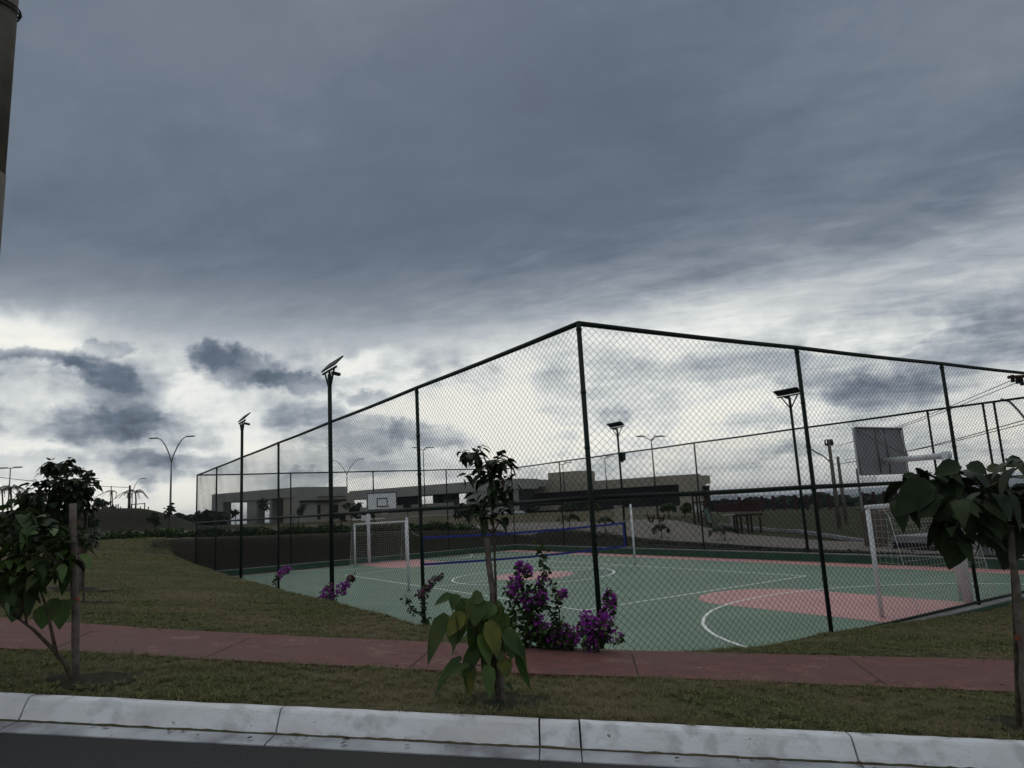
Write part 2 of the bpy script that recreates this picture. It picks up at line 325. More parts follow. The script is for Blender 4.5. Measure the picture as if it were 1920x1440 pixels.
def build_ground():
    def ax(segs):
        o = []
        for a, b, st in segs: o += list(np.arange(a, b-1e-6, st))
        return o
    xs = ax([(-7000, -1000, 500), (-1000, -200, 60), (-200, -60, 10), (-60, -10, 2), (-10, -3, .5), (-3, 10, .11), (10, 24, .3), (24, 40, .5), (40, 110, 2), (110, 300, 12), (300, 1200, 60), (1200, 7001, 500)])
    ys = ax([(-7000, -1000, 500), (-1000, -100, 60), (-100, -10, 6), (-10, 1, .5), (1, 13, .11), (13, 20, .2), (20, 34, .35), (34, 46, .3), (46, 80, 1), (80, 140, 2.5), (140, 400, 12), (400, 1200, 60), (1200, 7001, 500)])
    xs = np.array(sorted(set([round(v, 3) for v in xs]+[X0-.06, X0-.04, X1+.04, X1+.06]))); ys = np.array(sorted(set([round(v, 3) for v in ys]+[Y0-.06, Y0-.04, Y1+.04, Y1+.06])))
    XX, YY = np.meshgrid(xs, ys); Z = H(XX, YY)
    far = np.hypot(XX, YY)
    Z = Z+np.where((far < 60), bump(XX, YY), 0)+np.where((far > 60) & (far < 900), .25*np.sin(XX*.07)*np.sin(YY*.05), 0)*smooth(60, 200, far)
    ny, nx = XX.shape; v = np.stack([XX, YY, Z], -1).reshape(-1, 3)
    i = np.arange(ny*nx).reshape(ny, nx); f = np.stack([i[:-1, :-1], i[:-1, 1:], i[1:, 1:], i[1:, :-1]], -1).reshape(-1, 4)
    me = bpy.data.meshes.new('ground'); me.vertices.add(len(v)); me.vertices.foreach_set('co', v.ravel())
    me.loops.add(f.size); me.loops.foreach_set('vertex_index', f.ravel().astype(np.int32)); me.polygons.add(len(f))
    me.polygons.foreach_set('loop_start', np.arange(0, f.size, 4, dtype=np.int32)); me.polygons.foreach_set('loop_total', np.full(len(f), 4, np.int32))
    cx = v[f].mean(1); x, y = cx[:, 0], cx[:, 1]; m = np.zeros(len(f), np.int32)
    m[(y > 35) & (y < 40.6) & (x > 3.5+np.maximum(0, y-37)*.2) & (x < 24.9)] = 1       # bare bank behind the far end
    m[(x > 23) & (x < 25.2) & (y > 12) & (y < 40)] = 1
    m[(y > 68) & (x < 16) & (x > -45)] = 1
    m[np.hypot(x, y) > 130] = 2
    m[(x > 26) & (y < 46) & (y > 5) & (np.hypot(x, y) < 130)] = 3
    me.polygons.foreach_set('material_index', m); me.polygons.foreach_set('use_smooth', np.ones(len(f), bool))
    for k in ('lawn', 'earth', 'field', 'verge'): me.materials.append(M[k])
    me.update(calc_edges=True); me.validate()
    o = bpy.data.objects.new('ground', me); COL.objects.link(o); o['kind'] = 'structure'
build_ground()
def struct(mb, name, m, smooth_=False):
    o = mb.build(name, m, smooth=smooth_); o['kind'] = 'structure'; return o
def densify(pts, step):
    out = []
    for a, b in zip(pts[:-1], pts[1:]):
        n = max(1, int(math.dist(a, b)/step))
        out += [(a[0]+(b[0]-a[0])*i/n, a[1]+(b[1]-a[1])*i/n) for i in range(n)]
    return out+[pts[-1]]
def kpt(s, w, dz): # a point by the kerb: s metres to the right, w metres from the kerb's back edge towards the court
    p = KP+T2*s+N2*w; return (p[0], p[1], plane(p[0]-w*N2[0])+dz)
# road
def road():
    b = MB(); S = [-60, -30, -12, -6, -3, 0, 3, 6, 9, 12, 20, 40]
    def q(s, w): p = KP+T2*s+N2*w; return (p[0], p[1], plane(max(-9, KP[0]+T2[0]*s))-.139)
    b.strip([q(s, -.62) for s in S], [q(s, -9) for s in S]); return struct(b, 'road', M['road'])
road()
# kerb with joints, and its gutter
JOINTS = [-40, -14, -8, -4.8, -3.1, -1.42, .26, 1.98, 3.66, 3.915, 5.58, 7.28, 8.98, 12, 30]
def kerb():
    prof = [(.012, -.25), (.012, .004), (-.045, .008), (-.07, .004), (-.085, -.008), (-.115, -.05), (-.145, -.098), (-.158, -.122), (-.158, -.25)]
    for (a, c) in [(0, 0)]:
        b = MB()
        for s0, s1 in zip(JOINTS[:-1], JOINTS[1:]):
            g = .006 if s0 > -5 else 0; ss = np.linspace(s0+g, s1-g, max(2, int((s1-s0)/.12)) if -5 < s0 < 9 else 3)
            jz = random.uniform(-.003, .003)
            rows = [[kpt(s, w+random.uniform(-.0022, .0022), z+jz+random.uniform(-.002, .002)) for (w, z) in prof] for s in ss]
            vs = [p for r_ in rows for p in r_]; n = len(prof)
            fs = [(i*n+k, i*n+(k+1) % n, (i+1)*n+(k+1) % n, (i+1)*n+k) for i in range(len(ss)-1) for k in range(n)]
            fs += [tuple(range(n))[::-1], tuple((len(ss)-1)*n+k for k in range(n))]
            b.add(vs, fs)
        struct(b, 'kerb', M['kerb'])
    b = MB()
    for s0, s1 in zip(JOINTS[:-1], JOINTS[1:]):
        g = .004; ss = np.linspace(s0+g, s1-g, max(2, int((s1-s0)/.25)))
        b.strip([kpt(s, -.158, -.120) for s in ss], [kpt(s, -.335, -.132) for s in ss]); b.strip([kpt(s, -.335, -.132) for s in ss], [kpt(s, -.34, -.165) for s in ss])
    b.strip([kpt(s, -.12, -.15) for s in (-60, 0, 40)], [kpt(s, -.34, -.165) for s in (-60, 0, 40)])
    struct(b, 'gutter', M['gutter'])
    b = MB(); ss = np.linspace(-6, 9, 260); b.strip([kpt(s, -.150, -.113+random.uniform(-.003, .003)) for s in ss], [kpt(s, -.172-random.uniform(0, .008), -.1185) for s in ss]); struct(b, 'gutter', M['lawn'])
kerb()
# soil packed against the back of the kerb
bb = MB(); ss = np.linspace(-20, 16, 300); bb.strip([kpt(s, .006, -.010+random.uniform(-.004, .006)) for s in ss], [kpt(s, .10, -.004) for s in ss]); bb.strip([kpt(s, .10, -.004) for s in ss], [kpt(s, .30, -.02) for s in ss]); struct(bb, 'ground', M['lawn'])
# road sheet reaches under the gutter lip
bb = MB(); bb.strip([kpt(s, -.325, -.139) for s in (-60, -12, 0, 12, 40)], [kpt(s, -.8, -.1401) for s in (-60, -12, 0, 12, 40)]); struct(bb, 'road', M['road'])
# red footpath
PN = [(-9, 16.2), (-2.2, 10.05), (-.38, 8.42), (.16, 8.02), (1.24, 7.13), (2.88, 5.89), (4.57, 4.81), (5.22, 4.39), (6.93, 3.18), (9.5, 1.45), (14, -1.6)]
PF = [(-9, 21), (-2.2, 13.6), (-.54, 11.38), (-.2, 10.97), (1.13, 9.55), (1.99, 8.83), (3.54, 7.61), (4.32, 7.02), (5.47, 6.22), (7.01, 5.36), (9.14, 4.2), (11.3, 2.9), (15.6, .2)]
def resample(pts, n):
    P_ = np.array(pts); d_ = np.r_[0, np.cumsum(np.hypot(*(np.diff(P_, axis=0).T)))]; t = np.linspace(0, d_[-1], n)
    return np.stack([np.interp(t, d_, P_[:, 0]), np.interp(t, d_, P_[:, 1])], 1)
PNr, PFr = resample(PN, 160), resample(PF, 160)
def path():
    b = MB(); Z = lambda p, dz: (p[0], p[1], plane(max(-9, p[0]))+dz)
    jit = lambda p: (p[0]+random.uniform(-.012, .012), p[1]+random.uniform(-.012, .012))
    nj = [jit(p) for p in PNr]; fj = [jit(p) for p in PFr]
    b.strip([Z(p, .022) for p in nj], [Z(p, .022) for p in fj])
    b.strip([Z(p, -.06) for p in nj], [Z(p, .022) for p in nj]); b.strip([Z(p, .022) for p in fj], [Z(p, -.06) for p in fj])
    struct(b, 'footpath', M['path'])
    # sawn joints: dark grooves read from the photo, one per slab
    g = MB()
    for (p, q) in [((95, 1219), (175, 1181)), ((385, 1232), (470, 1195)), ((770, 1250), (812, 1213)), ((1198, 1268), (1185, 1226)), ((1668, 1288), (1590, 1232))]:
        def hit(px, py):
            r = ray(px, py); t = (1.44+.026-EYE)/(r.z+.1*r.x); return Vector((r.x*t, r.y*t, EYE+r.z*t))
        a, c = hit(*p), hit(*q); dd = (c-a).normalized(); s = Vector((dd.y, -dd.x, 0))*.008; a -= dd*.06; c += dd*.0
        a.z = plane(a.x)+.0235; c.z = plane(c.x)+.0235
        g.add([a-s, a+s, c+s, c-s], [(0, 1, 2, 3)])
    struct(g, 'footpath', M['dwood'])
path()
# paved walks beyond the court
def sheet(name, near, far, m, dz=.03, n=60, side=.1):
    a, c = resample(near, n), resample(far, n); rows = 16
    b = MB(); G = [[(lambda p: (p[0], p[1], Hs(p[0], p[1])+dz))(a[i]+(c[i]-a[i])*k/(rows-1)) for k in range(rows)] for i in range(n)]
    for k in range(rows-1): b.strip([g[k] for g in G], [g[k+1] for g in G])
    b.strip([(g[0][0], g[0][1], g[0][2]-side) for g in G], [g[0] for g in G]); b.strip([g[-1] for g in G], [(g[-1][0], g[-1][1], g[-1][2]-side) for g in G])
    return struct(b, name, m)
sheet('pavement', [(25.1, 8), (25.1, 14), (25.1, 20), (25.2, 26), (25.6, 31), (25.6, 36), (22, 42.5), (15, 44), (8, 45), (0, 46.5), (-14, 49)],
      [(29.5, 8), (29.0, 14), (28.6, 20), (30, 26), (33, 32), (37, 40), (33, 52), (24, 58), (12, 60), (2, 58), (-14, 58)], M['pave'], .10, 160)
# ------------------------------------------------------------------ the court
def court():
    b = MB(); x0, y0, x1, y1 = X0+.09, Y0+.09, X1-.09, Y1-.09
    b.add([(x0-.1, y0-.1, 0), (x1+.1, y0-.1, 0), (x1+.1, y1+.1, 0), (x0-.1, y1+.1, 0)], [(0, 1, 2, 3)]); struct(b, 'court_floor', M['red'])
    g = MB(); ga, gb, gc, gd = x0+.3, x1-1.05, y0+1.15, y1-.35
    g.add([(ga, gc, .004), (gb, gc, .004), (gb, gd, .004), (ga, gd, .004)], [(0, 1, 2, 3)]); struct(g, 'court_floor', M['green'])
    uv = lambda u, v, z=.008: (X0+v, Y0+u, z)
    r = MB(); cv = 9.3; UC = 15.55    # red keys, centre disc
    for f_, rev in ((lambda u: u, False), (lambda u: 2*UC-u, True)):
        pts = [(f_(1.2 if not rev else 1.7), cv-1.58)]+[(f_(5.25+1.58*math.sin(a)), cv-1.58*math.cos(a)) for a in np.linspace(0, math.pi, 24)]+[(f_(1.2 if not rev else 1.7), cv+1.58)]
        P_ = [uv(*p) for p in pts]
        if rev: P_ = P_[::-1]
        r.add(P_, [tuple(range(len(P_)))[::-1]])
    r.add([uv(UC+1.5*math.cos(a), cv+1.5*math.sin(a)) for a in np.linspace(0, 2*math.pi, 48, endpoint=False)], [tuple(range(48))[::-1]])
    struct(r, 'court_floor', M['red'])
    L_ = MB(); w = .034
    def line(a, c, z=.012):
        a, c = np.array(a, float), np.array(c, float); d_ = (c-a)/np.linalg.norm(c-a); n = np.array([-d_[1], d_[0]])*w
        L_.add([uv(*(a-n), z), uv(*(a+n), z), uv(*(c+n), z), uv(*(c-n), z)], [(3, 2, 1, 0)])
    def arc(cu, cv_, rad, a0, a1, z=.012, n=60):
        t = np.linspace(a0, a1, n)
        A = [uv(cu+(rad-w)*math.cos(a), cv_+(rad-w)*math.sin(a), z) for a in t]; B = [uv(cu+(rad+w)*math.cos(a), cv_+(rad+w)*math.sin(a), z) for a in t]; L_.strip(A, B) if a1 > a0 else L_.strip(B, A)
    su, sv, sv2 = 7.12, 5.12, 13.5; eu = 2*UC-su
    line((su, sv), (eu, sv)); line((su, sv), (su, sv2), .0125); line((su, sv2), (eu, sv2)); line((eu, sv), (eu, sv2), .0125); line((UC, sv), (UC, sv2), .0127)
    arc(UC, cv, 2.95, 0, 2*math.pi, .0132, 90)
    a_ = math.acos((1.2-.05)/5.25); arc(.05, cv, 5.25, -a_, a_, .0134, 80); arc(2*UC-.05, cv, 5.25, math.pi-a_, math.pi+a_, .0134, 80)
    struct(L_, 'court_floor', M['line'])
court()
# low wall round the court
t = thing('low_wall', (X0, Y0, 0), 'low green painted wall with a pale coping around the sunken court', 'wall')
for a, c in [((X0-.08, Y0-.08), (X1+.08, Y0+.08)), ((X0-.08, Y1-.08), (X1+.08, Y1+.08)), ((X0-.08, Y0+.08), (X0+.08, Y1-.08)), ((X1-.08, Y0+.08), (X1+.08, Y1-.08))]:
    b = MB(); b.box((a[0], a[1], -.4), (c[0], c[1], WH-.03)); b.build('wall_side', M['wallg'], t)
    b = MB(); e = .012 if c[0]-a[0] > 1 else -.0
    b.box((a[0]-.012, a[1]-(.012 if c[0]-a[0] > 1 else -.012), WH-.03), (c[0]+.012, c[1]+(.012 if c[0]-a[0] > 1 else -.012), WH)); b.build('coping', M['coping'], t)
# ------------------------------------------------------------------ chain-link fences
def chain(p0, p1, z0, z1, pitch=.118, wr=.0019, seg=.45, lean=0):
    """diagonal wires of a chain-link sheet, sagging a little between the rails"""
    p0, p1 = np.array(p0), np.array(p1); L_ = np.linalg.norm(p1-p0); d_ = (p1-p0)/L_; nn = np.array([-d_[1], d_[0]]); hgt = z1-z0
    V = []; Fc = []; off = 0; asp = .84           # diamonds
    def wob(s, z): return .016*np.sin(s*1.3+z*2.0)+.008*np.sin(s*4.1-z*3.3), .012*np.sin(s*1.9+z*1.9)+.007*np.sin(s*5.3-z*2.7)
    run = hgt/asp
    for fam in (1, -1):
        s0s = np.arange(-run, L_, pitch) if fam == 1 else np.arange(0, L_+run, pitch)
        for s0 in s0s:
            ta, tb = 0.0, run; lo = (0-s0)*fam; hi = (L_-s0)*fam; lo, hi = min(lo, hi), max(lo, hi)
            ta, tb = max(ta, lo), min(tb, hi)
            if tb-ta < .01: continue
            n = max(2, int((tb-ta)*math.hypot(1, asp)/seg)+1); tt = np.linspace(ta, tb, n)
            s = s0+fam*tt; z = z0+tt*asp; wo_, ws = wob(s, z); s2 = s+ws
            px = p0[0]+d_[0]*s2+nn[0]*(wo_+fam*wr*.9); py = p0[1]+d_[1]*s2+nn[1]*(wo_+fam*wr*.9)
            ddx, ddz = fam, asp; ln = math.hypot(ddx, ddz); sx, sz = -ddz/ln, ddx/ln     # in-plane normal
            for k in range(3):
                a = 2*math.pi*k/3; c_, q = math.cos(a)*wr, math.sin(a)*wr
                V.append(np.stack([px+d_[0]*sx*c_+nn[0]*q, py+d_[1]*sx*c_+nn[1]*q, z+sz*c_], 1))
            b0 = off; i = np.arange(n-1)
            for k in range(3):
                k2 = (k+1) % 3; Fc.append(np.stack([b0+k*n+i, b0+k2*n+i, b0+k2*n+i+1, b0+k*n+i+1], 1))
            off += 3*n
    return np.concatenate(V), np.concatenate(Fc)
def quick_mesh(name, V, F, m, parent=None, label=None, mi=None):
    V = np.array(V, dtype=np.float64)
    if parent: V = V-np.array(parent.location)
    k = F.shape[1]
    me = bpy.data.meshes.new(name); me.vertices.add(len(V)); me.vertices.foreach_set('co', V.astype(np.float32).ravel())
    me.loops.add(F.size); me.loops.foreach_set('vertex_index', F.ravel().astype(np.int32)); me.polygons.add(len(F))
    me.polygons.foreach_set('loop_start', np.arange(0, F.size, k, dtype=np.int32)); me.polygons.foreach_set('loop_total', np.full(len(F), k, np.int32))
    for q in (m if isinstance(m, (list, tuple)) else [m]): me.materials.append(q)
    if mi is not None: me.polygons.foreach_set('material_index', mi.astype(np.int32))
    me.update(calc_edges=True); o = bpy.data.objects.new(name, me); COL.objects.link(o)
    if parent: o.parent = parent
    if label: o['label'] = label
    return o
def fence(p0, p1, nb, label, wr, skip=(), ends=(True, True), r=.033, extra=()):
    t = thing('chain_link_fence', (*p0, WH), label, 'fence', 'chain-link fences around the court')
    p0v, p1v = Vector((*p0, 0)), Vector((*p1, 0)); L_ = (p1v-p0v).length; d_ = (p1v-p0v)/L_
    for k in range(nb+1):
        if k in skip or (k == 0 and not ends[0]) or (k == nb and not ends[1]): continue
        p = p0v+d_*(L_*k/nb); b = MB(); b.tube([(p.x, p.y, .02), (p.x, p.y, FH)], r, 10)
        for z in (.62, 1.2, 1.9, MH-.05, 3.2, 3.9, FH-.08): b.tube([(p.x, p.y, z-.014), (p.x, p.y, z+.014)], r*1.22, 10)
        b.build('post', M['pole'], t, True)
    for k in extra:
        p = p0v+d_*k; b = MB(); b.tube([(p.x, p.y, .02), (p.x, p.y, FH)], r, 10); b.build('post', M['pole'], t, True)
    for nm, z, rr in (('top_rail', FH, .034), ('mid_rail', MH, .030), ('bottom_rail', WH+.045, .026)):
        n = nb*4; pts = [(*(p0v+d_*(L_*i/n)).xy, z-.012*math.sin(math.pi*(i % 4)/4)*(1 if nm != 'bottom_rail' else .3)) for i in range(n+1)]
        b = MB(); b.tube(pts, rr, 10); b.build(nm, M['pole'], t, True)
    nrm = Vector((-d_.y, d_.x, 0))*(-.036)
    V, F = chain(((p0v+nrm).x, (p0v+nrm).y), ((p1v+nrm).x, (p1v+nrm).y), WH+.03, FH+.0, wr=wr)
    quick_mesh('wire_mesh', V, F, M['wire'], t)
    return t
fence((X0, Y0), (X0, Y1), 6, 'long chain-link fence on the left side of the court, running away from the near corner', .0024, skip=(2, 4))
fence((X0, Y0), (X1, Y0), 4, 'chain-link fence at the near end of the court, running right from the near corner', .0024, ends=(False, True))
fence((X0, Y1), (X1, Y1), 4, 'chain-link fence across the far end of the court in front of the bare bank', .0023, ends=(False, True))
fence((X1, Y0), (X1, Y1), 6, 'long chain-link fence on the far right side of the court beside the paved walk', .0023, ends=(False, False), skip=(2, 4), extra=(3.35, 3.05))
# ------------------------------------------------------------------ solar lamps
def solar(x, y, side, ground, label, box=False):
    t = thing('solar_lamp_post', (x, y, ground), label, 'lamp post', 'solar lamp posts around the court')
    zt = 5.97
    b = MB(); b.tube([(x, y, ground-.2), (x, y, 3), (x, y, zt)], [.055, .053, .050], 12); b.build('pole', M['pole'], t, True)
    b = MB(); b.tube([(x, y-.52, zt+.10), (x, y+.52, zt+.10)], .028, 8)
    b.tube([(x, y-.02, zt-.38), (x, y-.36, zt+.09)], .024, 6); b.tube([(x, y+.02, zt-.38), (x, y+.36, zt+.09)], .024, 6); b.tube([(x, y, zt-.02), (x, y, zt+.1)], .03, 8)
    b.build('crossarm', M['pole'], t, True)
    for k in range(4):
        yc = y-.405+k*.27; a = math.radians(46 if side > 0 else 33); ex = Vector((side*math.cos(a), 0, math.sin(a))); nz = Vector((-side*math.sin(a), 0, math.cos(a)))
        c = Vector((x, yc, zt+.15))+ex*.13+nz*.03
        b = MB(); b.obox(c, ex*.14, (0, .112, 0), nz*.013); pn = b.build('solar_panel', M['panel'], t)
        b = MB()
        for i, j, ax_, ay_ in ((1, 0, .010, .12), (-1, 0, .010, .12), (0, 1, .15, .009), (0, -1, .15, .009)):
            b.obox(c+ex*.143*i+Vector((0, .115*j, 0)), ex*ax_, (0, ay_, 0), nz*.018)
        b.build('frame', M['pole'], pn)
    b = MB(); b.obox((x+side*.16, y, zt+.03), (.10, 0, -.02), (0, .07, 0), (0, 0, .03)); b.build('lamp_head', M['pole'], t)
    if box:
        b = MB(); b.box((x+.06, y-.12, 4.45), (x+.30, y+.12, 4.85)); b.box((x+.12, y-.05, 4.36), (x+.22, y+.05, 4.45)); b.build('control_box', M['pole'], t)
solar(X0-.03, 17.04, 1, .6, 'nearer and taller-looking of the two solar lamps on the left fence')
solar(X0-.03, 26.99, 1, .6, 'farther and smaller solar lamp on the left fence, near its far corner')
solar(X1+.03, 27.0, -1, .3, 'solar lamp behind the court with a dark control box on its pole', True)
solar(X1+.03, 17.04, -1, .1, 'solar lamp at the right side of the court with four tilted panels and no box')
# ------------------------------------------------------------------ volleyball net
VU = Y0+15.4; VA, VB = X0+4.31, X0+14.1; VHh = 2.36
for x, lab in ((VA, 'white volleyball post nearer the left fence'), (VB, 'white volleyball post on the far side, right end of the net')):
    t = thing('volleyball_post', (x, VU, 0), lab, 'net post', 'volleyball posts')
    b = MB(); b.tube([(x, VU, 0), (x, VU, VHh)], .042, 12); b.build('pole', M['white'], t, True)
    b = MB(); b.tube([(x, VU, 0), (x, VU, .03)], .08, 12); b.build('base_collar', M['galv'], t)
    for dz in (.5, .08): b = MB(); b.tube([(x, VU-.06, VHh-dz), (x, VU+.06, VHh-dz)], .011, 6); b.build('hook', M['galv'], t)
def vnet():
    a, c = VA+.5, VB-.42; zt = lambda s: 1.78+.40*s-.10*math.sin(math.pi*s)+.0; hgt = .80
    zt = lambda s: 1.70-.03*s-.07*math.sin(math.pi*s)
    t = thing('volleyball_net', ((a+c)/2, VU, 0), 'sagging volleyball net with blue edge bands and dark mesh', 'net')
    n = 40; S = np.linspace(0, 1, n+1); X_ = lambda s: a+(c-a)*s
    hh = lambda s: .95+.02*s
    def band(z0f, z1f, nm):
        b = MB()
        for dy in (-.004, .004): b.strip([(X_(s), VU+dy, z0f(s)) for s in S], [(X_(s), VU+dy, z1f(s)) for s in S])
        b.build(nm, M['blue'], t)
    band(lambda s: zt(s)-.075, lambda s: zt(s), 'top_band'); band(lambda s: zt(s)-hh(s), lambda s: zt(s)-hh(s)+.075, 'bottom_band')
    for s0, s1 in ((0, .009), (.991, 1)):
        b = MB()
        for dy in (-.006, .006): b.strip([(X_(s0), VU+dy, zt(s0)-hh(s0)), (X_(s0), VU+dy, zt(s0))], [(X_(s1), VU+dy, zt(s1)-hh(s1)), (X_(s1), VU+dy, zt(s1))])
        b.build('side_band', M['blue'], t)
    b = MB()
    for k in range(1, 88): s = k/88; b.tube([(X_(s), VU, zt(s)-hh(s)+.03), (X_(s), VU, zt(s)-.03)], .0046, 3, False)
    for k in range(1, 8): b.tube([(X_(s), VU, zt(s)-hh(s)*k/8) for s in S], .0046, 3, False)
    b.build('mesh', M['black'], t)
    for pts in ([(X_(0), VU, zt(0)), ((X_(0)+VA)/2, VU, zt(0)+.10), (VA, VU, VHh-.25)], [(X_(0), VU, zt(0)-hh(0)), (VA, VU, .75)], [(X_(1), VU, zt(1)), (VB, VU, VHh-.08)], [(X_(1), VU, zt(1)-hh(1)), (VB, VU, .72)]):
        b = MB(); b.tube(pts, .006, 5, False); b.build('cord', M['netw'], t)
vnet()
# ------------------------------------------------------------------ goals
def goal(u, v0, out, w, h, label):
    t = thing('futsal_goal', (X0+v0+w/2, Y0+u, 0), label, 'goal', 'futsal goals')
    x0, x1, y = X0+v0, X0+v0+w, Y0+u; r = .045
    for x in (x0, x1): b = MB(); b.tube([(x, y, 0), (x, y, h)], r, 12); b.build('post', M['white'], t, True)
    b = MB(); b.tube([(x0-r, y, h), (x1+r, y, h)], r, 12); b.build('crossbar', M['white'], t, True)
    y1, y2 = y+out*.32, y+out*.75
    b = MB()
    for x in (x0, x1): b.tube([(x, y, h), (x, y1, h-.02), (x, y+out*.42, h-.18), (x, y2, .03), (x, y, .03)], .006, 6)
    b.tube([(x0, y2, .03), (x1, y2, .03)], .010, 8); b.build('back_frame', M['white'], t, True)
    prof = [(y, h), (y1, h-.10), (y+out*.44, h-.30), (y+out*.56, h*.55), (y+out*.66, .35), (y2, .04)]
    P_ = np.array(prof); dd = np.r_[0, np.cumsum(np.hypot(*np.diff(P_, axis=0).T))]
    f = lambda q: (np.interp(q, dd, P_[:, 0]), np.interp(q, dd, P_[:, 1])); b = MB(); cell = .12
    nx = int(w/cell)
    for i in range(nx+1):
        x = x0+w*i/nx; sg = .04*math.sin(math.pi*i/nx); b.tube([(x, f(q)[0], f(q)[1]-sg*math.sin(math.pi*q/dd[-1])) for q in np.linspace(0, dd[-1], 9)], .0028, 3, False)
    for q in np.arange(0, dd[-1], cell): b.tube([(x0+w*k/8, f(q)[0], f(q)[1]-.04*math.sin(math.pi*k/8)*math.sin(math.pi*q/dd[-1])) for k in range(9)], .0028, 3, False)
    for x in (x0, x1):
        for zq in np.arange(.1, h, cell):
            ye = y+out*(.32+.43*(1-zq/h)); b.tube([(x, y, zq), (x, ye, zq-.02)], .0028, 3, False)
        for q in np.arange(cell, .75, cell):
            ztop = h-.05 if q < .32 else h*(.75-q)/.43; b.tube([(x, y+out*q, .03), (x, y+out*q, max(.05, ztop))], .0028, 3, False)
    b.build('net', M['netw'], t)
goal(28.9, 7.35, 1, 2.8, 2.06, 'white futsal goal at the far end, seen through its net toward the bank')
goal(1.55, 8.2, -1, 3.0, 2.13, 'white futsal goal at the near end of the court, partly behind the right sapling')
# ------------------------------------------------------------------ basketball
def hoop(u, out, vc, zb, zt_, bw, up, label, ov):
    x, yb, yp = X0+vc, Y0+u, Y0+u+out*ov
    t = thing('basketball_hoop', (x, yp, 0), label, 'basketball hoop', 'basketball hoops'); za = zb+(zt_-zb)*.28; r = .085
    b = MB(); b.tube([(x+up, yp, 0), (x+up, yp, za+r)], r, 14); b.build('pole', M['white'], t, True)
    b = MB(); b.tube([(x+up, yp+out*r, za), (x+up*.5, yb+out*.3, za), (x, yb+out*.06, za)] if up else [(x, yp+out*r, za), (x, yb+out*.05, za)], .062, 14); b.build('arm', M['white'], t, True)
    b = MB(); b.box((x-bw/2, min(yb, yb-out*.03), zb), (x+bw/2, max(yb, yb-out*.03), zt_)); bd = b.build('backboard', M['white'], t)
    b = MB(); f = yb-out*.034; q = .03
    def rect(xa, za_, xb, zb_, w_):
        for (a0, b0, a1, b1) in ((xa, za_, xb, za_+w_), (xa, zb_-w_, xb, zb_), (xa, za_+w_, xa+w_, zb_-w_), (xb-w_, za_+w_, xb, zb_-w_)):
            b.box((a0, min(f, f-out*.004), b0), (a1, max(f, f-out*.004), b1))
    rect(x-bw/2, zb, x+bw/2, zt_, .04); rect(x-.295, zb+.15, x+.295, zb+.60, .05); b.build('markings', M['black'], bd)
    b = MB(); b.box((x-bw/2+.004, min(yb+out*.002, yb+out*.014), zb+.004), (x+bw/2-.004, max(yb+out*.002, yb+out*.014), zt_-.004)); b.build('backlit_shade_sheet', M['back'], t)  # added sheet; its grey paints the shade on the white board's rear
    b = MB(); e = yb+out*.03
    for xa in (-bw/2, bw/2, -bw*.08, bw*.12): b.tube([(x+xa, e, zb), (x+xa, e, zt_)], .014, 5)
    for z in (zb, zt_): b.tube([(x-bw/2, e, z), (x+bw/2, e, z)], .02, 6)
    pa = (x+up*.7, yb+out*ov*.42, za+.06)
    b.tube([(x-bw/2+.1, e, zt_-.05), pa], .016, 6); b.tube([(x+bw/2-.1, e, zt_-.05), pa], .016, 6); b.tube([(x-.05, e, zt_-.04), pa], .012, 6)
    b.build('bracing', M['galv'], t, True)
    b = MB(); R_ = .225; cy = yb-out*(.15+R_); zr = zb+.15
    b.tube([(x+R_*math.cos(a), cy+R_*math.sin(a), zr) for a in np.linspace(0, 2*math.pi, 24)], .012, 6, False); b.tube([(x, yb, zr), (x, yb-out*.16, zr)], .02, 6); b.build('rim', M['rim'], t, True)
    b = MB()
    for k in range(12):
        a, a2 = 2*math.pi*k/12, 2*math.pi*(k+1)/12; pr = [(1, 0), (.75, -.15), (.6, -.3), (.5, -.4)]
        for s_ in (0, 1):
            b.tube([(x+R_*r_*math.cos(a+(a2-a)*i*(1 if s_ else -1)/2), cy+R_*r_*math.sin(a+(a2-a)*i*(1 if s_ else -1)/2), zr+z_) for i, (r_, z_) in enumerate(pr)], .004, 3, False)
    b.build('net', M['netw'], t)
hoop(28.3, 1, 8.62, 2.72, 3.60, 1.62, -.28, 'white basketball hoop with black framed board over the far goal', 1.25)
hoop(1.95, -1, 9.62, 2.79, 3.79, 1.80, .0, 'basketball hoop seen from behind, braced board coloured backlit grey on a thick bent pole', 1.35)
